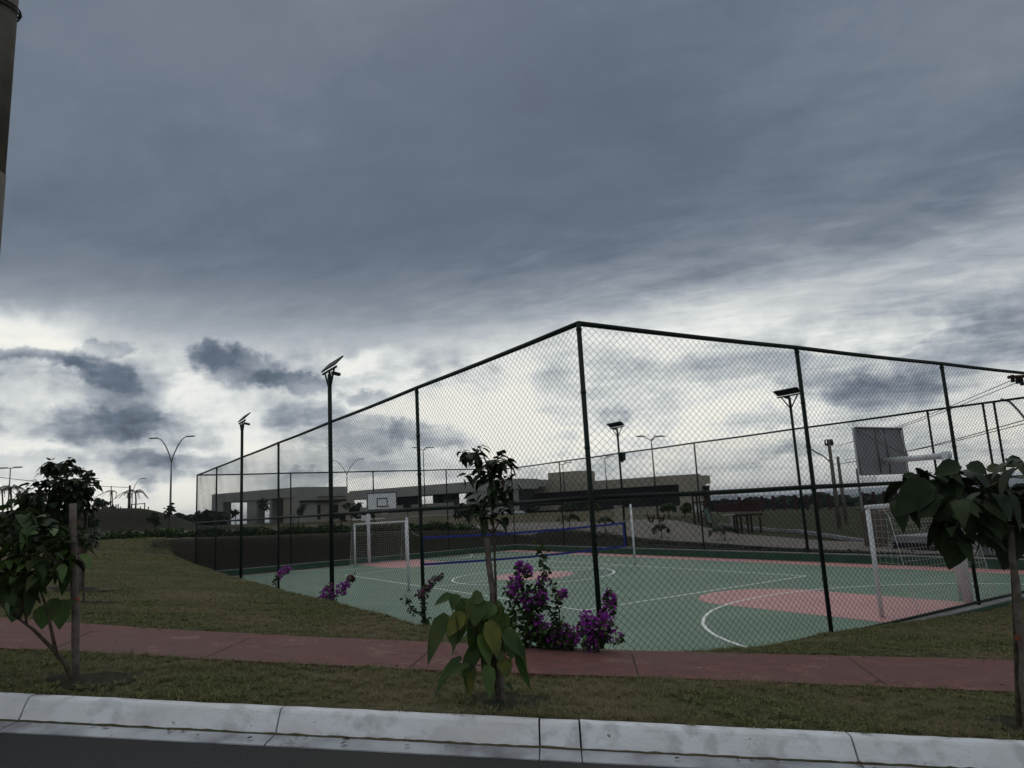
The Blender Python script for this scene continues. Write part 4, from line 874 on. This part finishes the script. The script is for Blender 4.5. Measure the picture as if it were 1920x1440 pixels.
part('window', 'glass', t, ((575, 101.2), (585, 101.9), zp(580, 953, 101), zp(580, 948, 101), .4)); part('door', 'dark', t, ((590, 102.2), (601, 103), zg-.4, zp(595, 946, 101), .4)); part('door', 'dark', t, ((625, 104.7), (634, 105.4), zg-.4, zp(630, 945, 101), .4))
# right wing of open beam
z2 = zp(960, 897, 108); d2f = lambda px: float(np.interp(px, [655, 960, 1035], [129, 108, 122]))
t = thing('club_building', (*at(810, 950, 118).xy, 2.8), 'long grey beam on piers in the middle of the club, sky showing through its openings', 'building')
part('roof_beam', 'wall', t, ((655, d2f(655)), (960, d2f(960)), z2-1.55, z2, 8))
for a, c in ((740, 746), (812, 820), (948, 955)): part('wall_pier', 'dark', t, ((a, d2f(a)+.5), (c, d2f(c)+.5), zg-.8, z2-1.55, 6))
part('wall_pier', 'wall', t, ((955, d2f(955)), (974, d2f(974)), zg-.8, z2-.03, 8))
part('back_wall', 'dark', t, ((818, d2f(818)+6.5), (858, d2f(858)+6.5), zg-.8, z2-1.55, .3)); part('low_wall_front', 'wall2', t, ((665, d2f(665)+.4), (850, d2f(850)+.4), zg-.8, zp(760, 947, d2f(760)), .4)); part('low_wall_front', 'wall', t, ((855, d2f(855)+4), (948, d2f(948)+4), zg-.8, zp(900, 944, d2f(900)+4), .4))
part('end_wall', 'wall', t, ((974, d2f(974)), (1036, d2f(1030)), zp(1000, 912, 114), z2-.06, 6))
for k in range(9):
    a = 833+k*3.2; part('railing_bar', 'wall', t, ((a, d2f(a)+2), (a+.9, d2f(a)+2), zp(a, 944, d2f(a)), zp(a, 936, d2f(a)), .1))
t = thing('club_building', (*at(1150, 950, 116).xy, 2.6), 'largest beige club block with deep dark recess and a roof box', 'building')
d3 = lambda px: float(np.interp(px, [975, 1300, 1335], [122, 108, 110])); z3 = zp(1290, 889, d3(1290)); zb3 = zp(1270, 908, d3(1270))
part('fascia', 'wall2', t, ((980, d3(980)), (1276, d3(1276)), zb3, z3, 14)); part('end_wall', 'wall2', t, ((1276, d3(1276)), (1319, d3(1319)), 1.2, z3-.02, 3)); part('end_wall', 'wall2', t, ((1319, d3(1319)+.5), (1328, d3(1328)+1), 1.2, z3-.45, 3))
part('recess', 'dark', t, ((985, d3(985)+2), (1276, d3(1276)+2), 1.2, zb3, .4)); part('recess_roof', 'dark', t, ((985, d3(985)+.3), (1275, d3(1275)+.3), zb3-.05, zb3+.02, 5)); part('roof_box', 'wall2', t, ((1031, d3(1031)+1), (1091, d3(1091)+1), z3-.1, zp(1060, 884, d3(1060)), 6))  # near-black sheets stand in for the shade under the roof
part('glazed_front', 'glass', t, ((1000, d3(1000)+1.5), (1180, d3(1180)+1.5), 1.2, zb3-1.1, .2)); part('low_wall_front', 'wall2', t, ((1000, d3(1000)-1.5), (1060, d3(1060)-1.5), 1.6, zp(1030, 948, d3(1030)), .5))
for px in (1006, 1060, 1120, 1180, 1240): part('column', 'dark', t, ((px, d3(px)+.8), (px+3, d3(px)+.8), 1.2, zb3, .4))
t = thing('gate_tower', (*at(1330, 940, 109).xy, 1.5), 'narrow dark tower at the right end of the club block', 'tower'); part('wall', 'dark', t, ((1328, 109), (1334, 109.2), 1, zp(1331, 911, 109), 2)); part('roof', 'wall2', t, ((1327, 108.9), (1335, 109.3), zp(1331, 911, 109)+.01, zp(1331, 910, 109)+.04, 2.3))
# low garden walls
t = thing('garden_wall', onground(1157, 52), 'short pale stone pier beyond the net\'s right post', 'wall'); part('pier', 'wall2', t, ((1151, 52), (1166, 52), .8, zp(1158, 949, 52), .8)); part('coping', 'wall', t, ((1150, 51.9), (1167, 51.9), zp(1158, 949, 52), zp(1158, 948, 52), 1))
t = thing('garden_wall', onground(1370, 44), 'pale pier beside the dark playground table frame', 'wall'); part('pier', 'wall', t, ((1366, 44), (1375, 44), .4, zp(1370, 966, 44), .7)); part('coping', 'wall', t, ((1352, 43.9), (1376, 43.9), zp(1370, 966, 44), zp(1370, 964.5, 44), .9))
t = thing('garden_wall', onground(1220, 75), 'long low pale wall in front of the club recess', 'wall'); part('wall', 'wall2', t, ((1170, 76), (1275, 70), .8, zp(1220, 951, 73), .3)); part('coping', 'wall', t, ((1169, 75.9), (1276, 69.9), zp(1220, 951, 73), zp(1220, 950, 73), .45))
# ---- street lamps
def arm_lamp(name, label, px, ytop, dist, arms, r=.07, curve=True, span=1.6, drop=0, rise=1.4, group='curved street lamps', ybase=None, ang=0.0, m='galv'):
    p = onground(px, dist) if ybase is None else at(px, ybase, dist); zt_ = zp(px, ytop, dist); t = thing(name, p, label, 'street lamp', group); x, y, z = p
    b = MB(); b.tube([(x, y, z-.3), (x, y, (z+zt_)/2), (x, y, zt_-rise)], [r, r*.8, r*.6], 10); b.build('pole', M[m], t, True)
    for s in arms:
        d_ = Vector((Rt.x*math.cos(ang)-Rt.y*math.sin(ang), Rt.x*math.sin(ang)+Rt.y*math.cos(ang), 0))*s
        pts = [Vector((x, y, zt_-rise))+d_*(span*q)+Vector((0, 0, rise*(math.sin(q*math.pi/2)**.8 if curve else q))) for q in np.linspace(0, 1, 9)]
        b = MB(); b.tube(pts, [r*.55]*5+[r*.45]*4, 7); b.build('arm', M[m], t, True)
        e = pts[-1]; b = MB(); b.obox(e+d_*.28, d_*.34, Vector((-d_.y, d_.x, 0))*.11, (0, 0, .05)); b.build('lamp_head', M['galv'], t)
arm_lamp('street_lamp', 'tall double-armed street lamp left of the court against the sky', 318, 820, 70, (-1, 1), .10, rise=2.2, span=1.35)
arm_lamp('street_lamp', 'faint double-armed street lamp seen above the beige block', 651, 862, 125, (-1, 1), .09, rise=2.6, span=2.3, ybase=930)
arm_lamp('street_lamp', 'single-armed street lamp behind the palm and power pole on the mound', 247, 898, 120, (1,), .07, rise=2, span=1.3, ybase=955)
arm_lamp('street_lamp', 'T-headed lamp at the far left beside a palm', 12, 877, 75, (-1, 1), .07, False, .35, rise=.05, group='T-headed park lamps')
for px, yt, d_, yb, l in ((797, 839, 92, 950, 'park lamp with short raised arms right of the second fence post'), (1234, 817, 58, 975, 'largest park lamp with raised arms above the club roof'), (1139, 855, 95, 930, 'small park lamp left of the box-carrying solar lamp'), (1059, 867, 98, 930, 'small park lamp standing over the roof box')):
    arm_lamp('park_lamp', l, px, yt, d_, (-1, 1, .45), .07, False, .75 if d_ < 60 else .8, rise=.35, group='park lamps with short arms', ybase=yb, ang=.5, m='pole')
# ---- power poles and wires
def power_pole(label, px, py0, py1, dist, r=.14, cross=0, yc=None, m='conc'):
    p0, p1 = at(px, py1, dist), at(px, py0, dist); p1.x, p1.y = p0.x, p0.y; t = thing('power_pole', p0, label, 'power pole', 'concrete power poles')
    b = MB(); b.tube([p0-Vector((0, 0, .6)), p1], [r, r*.62], 10); b.build('pole', M[m], t, True)
    if cross:
        zc = zp(px, yc, dist); b = MB(); b.obox((p0.x, p0.y, zc), Rt*cross, Vector((Rt.y, -Rt.x, 0))*.05, (0, 0, .06)); b.build('crossarm', M['dwood'], t)
        for s in (-.9, -.3, .5, .9): q = Vector((p0.x, p0.y, zc))+Rt*cross*s; b = MB(); b.tube([q, q+Vector((0, 0, .28))], [.05, .04], 6); b.build('insulator', M['dark'], t)
    return t, p0, p1
tA, a0, a1 = power_pole('taller of the two concrete power poles right of the fourth solar lamp', 1574, 822, 985, 43, .13, .22, 832)
b = MB(); q = at(1564, 872, 43); b.tube([q, at(1545, 856, 43), at(1530, 848, 43), at(1520, 842, 43), at(1515, 841, 43)], .045, 6); b.build('lamp_arm', M['galv'], tA, True)
power_pole('shorter concrete power pole close beside the taller one', 1586, 855, 975, 49, .13)
power_pole('dark power pole between two palms on the mound', 242, 910, 957, 95, .17, m='dwood')
power_pole('slim leaning power pole next to the left palm', 207, 911, 956, 95, .08, m='dwood')
tt = thing('power_pole', at(1925, 1000, 30), 'power pole with transformers at the right edge, mostly outside the frame', 'power pole', 'concrete power poles')
b = MB(); p0 = at(2020, 1000, 30); p0.z = 0; b.tube([p0, Vector((p0.x, p0.y, zp(1960, 690, 30)))], [.2, .13], 12); b.build('pole', M['conc'], tt, True)
b = MB(); q = at(1915, 706, 30); b.obox(q+Rt*.6, Rt*1.05, Vector((Rt.y, -Rt.x, 0))*.05, (0, 0, .05)); b.build('crossarm', M['dwood'], tt)
for i, px in enumerate((1899, 1908, 1916)):
    q = at(px, 711+i*3, 30); b = MB(); b.tube([q+Vector((0, 0, -.1)), q+Vector((0, 0, .15))], [.07, .06], 8); b.build('insulator', M['dark'], tt)
b = MB(); b.tube([at(1965, 840, 30), at(1922, 785, 30), at(1908, 768, 30), at(1893, 753, 30), at(1876, 748, 30)], .04, 6); b.build('lamp_arm', M['galv'], tt, True)
def wire(label, pts, r=.012):
    P_ = [at(*p) for p in pts]; out = []
    for a, c in zip(P_[:-1], P_[1:]):
        L_ = (c-a).length; out += [a+(c-a)*k/10-Vector((0, 0, .05*L_*.2*math.sin(math.pi*k/10))) for k in range(10)]
    b = MB(); b.tube(out+[P_[-1]], r, 4, False); o = b.build('power_line', M['black']); tag(o, label, 'power line', 'overhead power lines')
wire('upper thin power line rising to the transformer pole', [(1572, 836, 43), (1899, 712, 30)]); wire('second thin power line just under the uppermost one', [(1578, 834, 43.5), (1910, 716, 30)])
wire('lower power line crossing behind the basketball board', [(1575, 870, 43), (1930, 785, 30)], .016); wire('lowest power line sagging toward the right edge', [(1582, 862, 49), (1930, 792, 30)], .014)
wire('power line at the far left running to the mound pole', [(-60, 886, 95), (60, 902, 95), (242, 914, 95)], .03)
# ---- near concrete pole at the left edge
P_ = at(40, 0, 7.0); r_ = .185; base = Vector((P_.x-.185-.0, P_.y, 0)); 
def edge_pole():
    a, c = at(0, 520, 7.0), at(40, 0, 7.0); lean = (c-a)/(c.z-a.z)
    cen = lambda z: a+lean*(z-a.z)-Vector((Rt.x, Rt.y, 0))*(.245-.004*(z-a.z))
    p0 = cen(1.3); p0.z = Hs(p0.x, p0.y); t = thing('power_pole', p0, 'large weathered concrete pole at the left edge, close to the camera', 'power pole', 'concrete power poles')
    b = MB(); b.tube([cen(z) for z in (1.2, 3, 4.9, 5.55)], [.20, .192, .186, .184], 24); b.build('pole', M['conc'], t, True)
    b = MB(); b.tube([cen(5.545), cen(7), cen(9.5)], [.179, .172, .16], 24); b.build('upper_pole', M['conc'], t, True)
    b = MB(); zc = zp(30, 14, 7); 
    for dz in (0, .035): b.tube([cen(zc+dz)+Vector((math.cos(k)*.19, math.sin(k)*.19, .02*math.sin(k))) for k in np.linspace(0, 2*math.pi, 25)], .008, 6, False)
    b.tube([at(30, 12, 6.9), at(38, 22, 6.85), at(40, 32, 6.85), at(35, 36, 6.9)], .007, 6); b.build('cable', M['black'], t, True)
edge_pole()
# ---- palms
def palm(label, px, ytop, ybase, dist, s=1.0, n=9, group='young palms on the mound', wind=.0):
    p = at(px, ybase, dist); c = at(px, ytop, dist); t = thing('palm_tree', p, label, 'palm', group)
    b = MB(); b.tube([p-Vector((0, 0, .3)), (p+c)/2+Vector((.05, 0, 0)), c], [.09*s, .07*s, .06*s], 8); b.build('trunk', M['bark'], t, True)
    fr = MB()
    for k in range(n):
        a = 2*math.pi*k/n+random.uniform(-.3, .3); d_ = Vector((math.cos(a), math.sin(a), 0)); L_ = s*random.uniform(1.0, 1.5); up = random.uniform(.5, 1.0)
        pts = [c+d_*(L_*q)+Vector((wind*q*q, 0, L_*(up*q-1.25*q*q))) for q in np.linspace(0, 1, 8)]
        fr.tube(pts, .018*s, 4, False)
        for i in range(1, 8):
            for sd_ in (-1, 1):
                for h_ in (0, .5):
                    q = pts[i-1]+(pts[i]-pts[i-1])*h_; sv_ = Vector((-d_.y, d_.x, 0))*sd_*.32*s*(1-.4*i/8)+Vector((0, 0, -.22*s)); w = d_*.028*s
                    fr.add([q-w, q+w, q+sv_+d_*.2*s], [(0, 1, 2)])
    fr.build('crown', M['palm'], t)
palm('sparse palm beside the slim pole on the mound', 210, 921, 956, 95, .85, 6, wind=-.8); palm('dark palm right of the power pole on the mound', 254, 922, 957, 93, 1.15, 9); palm('palm crown hanging left of the mound power pole', 240, 924, 957, 97, .9, 5, wind=-.6)
palm('palm at the far left under the T-headed lamp', 20, 915, 985, 60, .9, 10); palm('pale palm at the far left edge', 4, 918, 985, 66, .8, 8)
# ---- trees and bushes
def tree(name, label, px, ybase, ytop, halfw, dist, m='leafd', n=500, leaf=.3, cat='tree', group=None, trunk=.12, ground=True, shape=1.0):
    p = at(px, ybase, dist); 
    if ground: p.z = Hs(p.x, p.y)
    c1 = at(px, ytop, dist).z; hw = halfw*dist/1347; t = thing(name, p, label, cat, group); b = MB(); zc = p.z+(c1-p.z)*.35
    b.tube([p-Vector((0, 0, .2)), Vector((p.x, p.y, zc)), Vector((p.x+.05, p.y, c1-(c1-p.z)*.2))], [trunk, trunk*.7, trunk*.25], 7)
    lf = LeafMB(); ncl = max(4, int(n/45)); 
    for k in range(ncl):
        o = rnd_dir(-1, 1); rr = random.random()**.5; cz = (zc+c1)/2; hz = (c1-zc)/2; c = Vector((p.x+o.x*hw*.75*rr, p.y+o.y*hw*.75*rr, cz+o.z*hz*.8*rr)); b.tube([Vector((p.x, p.y, zc)), c], [trunk*.35, trunk*.1], 5, False)
        for _ in range(int(n/ncl)):
            o2 = rnd_dir(-1, 1)*random.random()**.5; q = c+Vector((o2.x*hw*.42, o2.y*hw*.42, o2.z*hz*.42)); L_ = leaf*random.uniform(.6, 1.2); lf.leaf(q, rnd_dir(-.7, .5), rnd_dir(.2, 1), L_, L_*.6, .3, .2)
    b.build('trunk', M['bark'], t, True); lf.build('crown', M[m], t)
tree('tree', 'dark rounded tree on the skyline right of the left stakes', 185, 965, 932, 20, 85, n=420, leaf=.35, ground=False); tree('tree', 'lower dark bush trailing off the skyline tree onto the mound', 205, 965, 947, 14, 86, n=200, leaf=.3, ground=False)
tree('young_tree', 'sparse young tree at the foot of the tall double street lamp', 317, 975, 942, 9, 66, n=60, leaf=.35, group='young trees beyond the court', trunk=.05)
tree('shrub', 'rounded dark shrub in front of the mound beside the street lamp', 290, 992, 962, 14, 60, 'leafd', 260, .2, 'shrub', 'shrubs beyond the court')
tree('young_tree', 'young tree at the left end of the grey wing behind the fence corner', 380, 972, 950, 12, 88, n=110, leaf=.4, group='young trees beyond the court', trunk=.06)
for px, yb, yt, hw, d_, n_, l in ((442, 970, 952, 10, 98, 90, 'dark bush in the left opening of the grey wing'), (495, 970, 930, 16, 96, 120, 'sparse tree in front of the second opening of the grey wing'), (560, 975, 940, 12, 90, 120, 'leaning young tree at the corner of grey wing and beige block'),
      (660, 985, 940, 20, 80, 240, 'bushy dark tree left of the far basketball board'), (690, 985, 955, 16, 78, 160, 'bush directly behind the far basketball pole'), (640, 990, 960, 12, 70, 110, 'small tree behind the nearer solar lamp pole'), (765, 975, 935, 14, 95, 160, 'dark tree in the first opening of the long beam'),
      (900, 985, 950, 22, 80, 220, 'dark shrubby tree left of the middle sapling stem'), (860, 985, 955, 18, 82, 160, 'wide low bush below the long beam'), (1000, 975, 950, 14, 85, 120, 'dark bush in front of the glazed front')):
    tree('young_tree', l, px, yb, yt, hw, d_, n=n_, leaf=.4, group='young trees beyond the court', trunk=.06)
for px, yb, yt, hw, d_, n_, l in ((1070, 972, 940, 26, 75, 320, 'low bright green tree left of the corner post mid rail'), (1110, 972, 940, 24, 72, 320, 'bushy green tree behind the corner post'), (1255, 975, 938, 20, 62, 260, 'round green tree in front of the dark recess'), (1285, 975, 942, 18, 60, 240, 'green tree by the playground tower')):
    tree('tree', l, px, yb, yt, hw, d_, 'leafm', n_, .32, group='green trees in front of the club', trunk=.08)
def umbrella(px, yb, yt, hw, d_, l):
    p = onground(px, d_); t = thing('young_tree', p, l, 'young tree', 'feathery young trees in the verge'); c = Vector((p.x, p.y, zp(px, yt, d_))); b = MB(); w = hw*d_/1347; lf = LeafMB()
    b.tube([p-Vector((0, 0, .1)), c-Vector((0, 0, .25))], [.035, .02], 6)
    for k in range(8):
        a = 2*math.pi*k/8+random.random()*.5; e = c+Vector((math.cos(a)*w, math.sin(a)*w, random.uniform(-.35, .05))); mid = (c+e)/2+Vector((0, 0, .12)); b.tube([c-Vector((0, 0, .3)), mid, e], [.015, .01, .005], 5, False)
        for i in range(28):
            q = random.uniform(.25, 1); pt = (c+(mid-c)*q*2) if q < .5 else (mid+(e-mid)*(q*2-1)); lf.leaf(pt, Vector((-math.sin(a), math.cos(a), -.4))*random.choice((-1, 1))+rnd_dir(-.5, .2)*.4, Vector((0, 0, 1)), .22, .06, .4, .1, heart=False)
    b.build('trunk', M['bark'], t, True); lf.build('crown', M['leafd'], t)
umbrella(1069, 995, 968, 22, 44, 'feathery flat-topped young tree left of the corner post'); umbrella(1136, 1000, 972, 20, 41, 'feathery young tree right of the corner post below the rail'); umbrella(1358, 1024, 990, 28, 36, 'feathery young tree with a drooping left side near the playground frame'); umbrella(1240, 1012, 985, 16, 38, 'thin feathery young tree left of the playground')
# hedge of ornamental grass along the top of the bank
def hedge(name, label, line, w, h, n, m, leaf=.16, seed=3, group=None):
    lf = LeafMB(); R_ = resample(line, 200)
    for _ in range(n):
        i = random.randrange(200); x, y = R_[i]+np.array([random.uniform(-w, w), random.uniform(-w, w)]); z = Hs(x, y)+random.random()**1.3*h*(.6+.4*math.sin(i*.35))
        L_ = leaf*random.uniform(.6, 1.3); lf.leaf(Vector((x, y, z)), rnd_dir(-.2, 1), rnd_dir(-.3, 1), L_, L_*.35, .3, .2, heart=False)
    o = lf.build(name, M[m], None); tag(o, label, 'hedge', group, 'stuff')
hedge('ground_cover', 'band of yellow-green planting along the top of the far bank', [(-2, 44.2), (6, 43.0), (14, 42.0), (22, 41.0)], .6, .42, 15000, 'leafm', .26)
hedge('ground_cover', 'dark weedy tufts behind the right side of the court', [(25.2, 14), (24.8, 24), (24.9, 36)], .25, .12, 1500, 'leafd', .12)
# playground
def posts(t, name, lst, r, m, dist):
    for px, y0, y1 in lst:
        a = at(px, y1, dist); c = at(px, y0, dist); c.x, c.y = a.x, a.y; b = MB(); b.tube([a-Vector((0, 0, .2)), c], r, 8); b.build(name, M[m], t)
dp = 46
t = thing('play_tower', at(1320, 985, dp), 'dark wooden playground tower with a roof frame, ladder and teal slide', 'playground tower')
posts(t, 'post', [(1303, 928, 982), (1333, 928, 985), (1310, 930, 975), (1328, 930, 978)], .06, 'dwood', dp)
b = MB(); wb(b, (1300, dp), (1336, dp), zp(1318, 943, dp), zp(1318, 940, dp), 1.2); b.build('platform', M['dwood'], t); b = MB(); wb(b, (1298, dp-.1), (1338, dp-.1), zp(1318, 930, dp), zp(1318, 927.5, dp), 1.4); b.build('roof_frame', M['dwood'], t)
b = MB(); A, C_ = at(1322, 952, dp-.2), at(1333, 980, dp-1.2); s_ = Rt*.16; b.add([A-s_, A+s_, C_+s_, C_-s_, A-s_+Vector((0, 0, .12)), A+s_+Vector((0, 0, .12)), C_+s_+Vector((0, 0, .12)), C_-s_+Vector((0, 0, .12))], [(0, 1, 2, 3), (0, 4, 7, 3), (1, 5, 6, 2)]); b.build('slide', M['teal'], t)
b = MB(); 
for dx in (0, 7): b.tube([at(1313+dx, 943, dp), at(1318+dx, 985, dp-1)], .035, 5)
for k in range(6): b.tube([at(1313+k*.9, 946+k*6.5, dp-.15*k), at(1320+k*.9, 946+k*6.5, dp-.15*k)], .025, 5)
b.build('ladder', M['dwood'], t)
dt = 40
t = thing('timber_frame', at(1400, 990, dt), 'dark timber frame like a long table with six legs on the grass', 'playground frame')
posts(t, 'leg', [(1378, 966, 992), (1383, 966, 990), (1391, 967, 993), (1403, 967, 992), (1410, 967, 993), (1427, 967, 992)], .055, 'dwood', dt); b = MB(); wb(b, (1376, dt-.3), (1429, dt-.3), zp(1400, 967, dt), zp(1400, 963, dt), 1.0); b.build('top', M['dwood'], t)
for k, (px, l) in enumerate(((1213, 'left one of two dark V-shaped climbing posts in the grass'), (1232, 'right one of two dark V-shaped climbing posts in the grass'))):
    t = thing('climbing_frame', at(px+6, 984, 48), l, 'climbing frame', 'V-shaped climbing frames')
    for a, c in (((px, 963), (px+8, 984)), ((px+14, 965), (px+8, 984)), ((px+4, 972), (px+12, 971))): b = MB(); b.tube([at(*a, 48), at(*c, 48)], .06, 6); b.build('bar', M['dwood'], t)
# long red-brown fence with a low wall
def red_fence():
    t = thing('slat_fence', at(1450, 960, 70), 'dark red fence of tall panels and posts beyond the playground', 'fence'); df = lambda px: float(np.interp(px, [1370, 1700, 1960], [72, 64, 58]))
    for px in range(1385, 1960, 21):
        if 1560 < px < 1600: continue
        b = MB(); wb(b, (px, df(px)), (px+3.2, df(px+3)), -.6, zp(px, 932-.04*(px-1385), df(px)), .3); b.build('post', M['redw'], t)
    b = MB(); wb(b, (1340, df(1370)+1), (1388, df(1388)+1), -.6, zp(1370, 945, 72), .2); wb(b, (1384, df(1384)+.1), (1424, df(1424)+.1), -.6, zp(1400, 938, 71), .15); b.build('panel', M['redw'], t)
    b = MB(); wb(b, (1424, df(1424)+.1), (1960, df(1960)+.1), -.6, zp(1500, 957, df(1500)), .2); b.build('base_wall', M['redw'], t)
    b = MB()
    for px in range(1340, 1386, 4): wb(b, (px, 76), (px+1, 76), 1, zp(px, 925, 76), .05)
    wb(b, (1338, 76), (1388, 76), zp(1360, 925.5, 76), zp(1360, 924, 76), .06); wb(b, (1338, 76), (1388, 76), zp(1360, 943, 76), zp(1360, 938, 76), .06); b.build('railing', M['dark'], t)
red_fence()
# bench blocks, ramp, metal box, kerbs on the right
t = thing('concrete_ramp', at(1700, 1030, 31), 'grey concrete ramp block with a dark stepped side behind the right goal', 'ramp'); b = MB(); wb(b, (1662, 31), (1752, 29.5), -.1, zp(1700, 1005, 30.5), 2.4); b.build('deck', M['kerbf'], t); b = MB(); wb(b, (1664, 30.8), (1754, 29.3), -.1, zp(1700, 1018, 30.3), .25); b.build('step', M['dark'], t)
t = thing('cabinet', at(1830, 1040, 28), 'small dark grey cabinet with a pale top beside the gate', 'cabinet'); b = MB(); wb(b, (1820, 28), (1841, 27.8), -.1, zp(1830, 1022, 28), .4); b.build('body', M['galv'], t); b = MB(); wb(b, (1819, 27.9), (1842, 27.7), zp(1830, 1022, 28), zp(1830, 1020, 28), .5); b.build('lid', M['alu'], t)
t = thing('wooden_pillar', at(1625, 990, 32), 'square weathered pillar block left of the right goal', 'pillar'); b = MB(); wb(b, (1612, 32), (1632, 31.6), 0, zp(1625, 959, 32), .6); b.build('block', M['wood'], t); b = MB(); q = at(1617, 958, 32.2); b.tube([q, Vector((q.x, q.y, zp(1612, 880, 32.2)))], .05, 8); b.build('rod', M['galv'], t)
b = MB(); line = [(1345, 985, 46), (1400, 984, 44), (1450, 982, 42), (1490, 981, 41), (1540, 985, 38), (1600, 990, 35), (1650, 996, 33), (1760, 1003, 30)]
for a, c in zip(line[:-1], line[1:]):
    p, q = at(*a), at(*c); p.z = Hs(p.x, p.y)+.02; q.z = Hs(q.x, q.y)+.02; n_ = Vector((-(q-p).y, (q-p).x, 0)).normalized()
    if n_.dot(p) < 0: n_ = -n_
    for o_, w_, h_ in ((0, .18, .16),): b.add([p, q, q+n_*w_, p+n_*w_, p+Vector((0, 0, h_)), q+Vector((0, 0, h_)), q+n_*w_+Vector((0, 0, h_)), p+n_*w_+Vector((0, 0, h_))], [(4, 5, 6, 7), (0, 1, 5, 4), (2, 3, 7, 6)])
struct(b, 'kerb', M['kerbf'])
# second small court behind: white board and goal bars
t = thing('basketball_hoop', at(686, 978, 62), 'small distant white board with goal bars, just left of the far basketball pole', 'basketball hoop'); b = MB(); wb(b, (677, 62), (695, 62), zp(686, 976, 62), zp(686, 966, 62), .06); b.build('backboard', M['white'], t)
b = MB(); b.tube([at(686, 975, 62.2), Vector((*at(686, 985, 62.2).xy, Hs(*at(686, 985, 62.2).xy)))], .06, 6); b.tube([at(660, 975, 62.2), at(722, 972, 62.2)], .04, 6); b.build('pole', M['white'], t)
# poles and fence on the mound
t = thing('goal_frame', at(270, 957, 100), 'pale ball-court posts and net frame on top of the mound', 'frame')
for px, y0 in ((212, 946), (217, 946), (221, 945), (226, 950), (246, 945), (263, 950), (271, 943), (278, 950)): p = at(px, 960, 100); b = MB(); b.tube([p, Vector((p.x, p.y, zp(px, y0, 100)))], .07, 6); b.build('post', M['dwood'], t)
b = MB(); b.tube([at(246, 946, 100), at(271, 944, 100)], .05, 5); b.build('crossbar', M['dwood'], t)
# far treeline and hills
def treeline(name, label, spec, n, leaf, m):
    lf = LeafMB()
    for px0, px1, d_, yt, yb in spec:
        for _ in range(n):
            u = random.random(); px = px0+(px1-px0)*u; dd = d_*random.uniform(.97, 1.06); top = yt(px)+3*math.sin(px*.11)+2*math.sin(px*.31+1)-2*abs(math.sin(px*.05)); y = yb(px)+(top-yb(px))*random.random()**.7
            L_ = leaf*random.uniform(.6, 1.3); lf.leaf(at(px, y, dd), rnd_dir(-.6, .6), rnd_dir(-.3, 1), L_, L_*.8, .2, .2)
    o = lf.build(name, M[m], None); tag(o, label, 'trees', None, 'stuff')
hz = lambda px: 949.6-.0549*(px-960)
treeline('treeline', 'dark belt of distant trees along the horizon at the right', [(1335, 1560, 170, lambda p: hz(p)+21, lambda p: hz(p)+45), (1540, 1960, 150, lambda p: hz(p)+27, lambda p: hz(p)+52)], 5200, 2.2, 'leafd')
treeline('treeline', 'low dark scrub on the skyline between mound and grey wing', [(318, 420, 105, lambda p: hz(p)-12-(.05*(p-318)), lambda p: hz(p)+3)], 1400, .7, 'leafd')
treeline('treeline', 'dark bushes on the skyline at the far left', [(-60, 175, 60, lambda p: 972, lambda p: 985)], 1800, .5, 'leafd')
def hills():
    b = MB()
    for R0, amp, z0 in ((2600, 9, -25), (5200, 26, -22)):
        A = []; B = []
        for k in range(200):
            a = math.radians(-60+200*k/199); z = z0+amp*(.5+.5*math.sin(k*.21)*math.sin(k*.05+1)+.25*math.sin(k*.6)); A.append((R0*math.sin(a), R0*math.cos(a), -60)); B.append((R0*1.12*math.sin(a), R0*1.12*math.cos(a), z))
        Cc = [(p[0]*1.2, p[1]*1.2, -60) for p in B]; b.strip(A, B); b.strip(B, Cc)
    struct(b, 'hills', M['hill'], True)
hills()
# ------------------------------------------------------------------ air
hb = MB(); hb.box((-7400, -7400, -75), (7400, 7400, 45)); hz_ = bpy.data.materials.new('haze_air'); hz_.use_nodes = True; n, l = hz_.node_tree.nodes, hz_.node_tree.links; n.clear()
pv = n.new('ShaderNodeVolumePrincipled'); pv.inputs['Color'].default_value = (.80, .87, .97, 1); pv.inputs['Density'].default_value = .00022; pv.inputs['Anisotropy'].default_value = .0
ho = n.new('ShaderNodeOutputMaterial'); l.new(pv.outputs[0], ho.inputs['Volume'])
o = hb.build('haze', hz_); o['kind'] = 'stuff'; tag(o, 'thin blue air haze over the distant plain', 'haze')
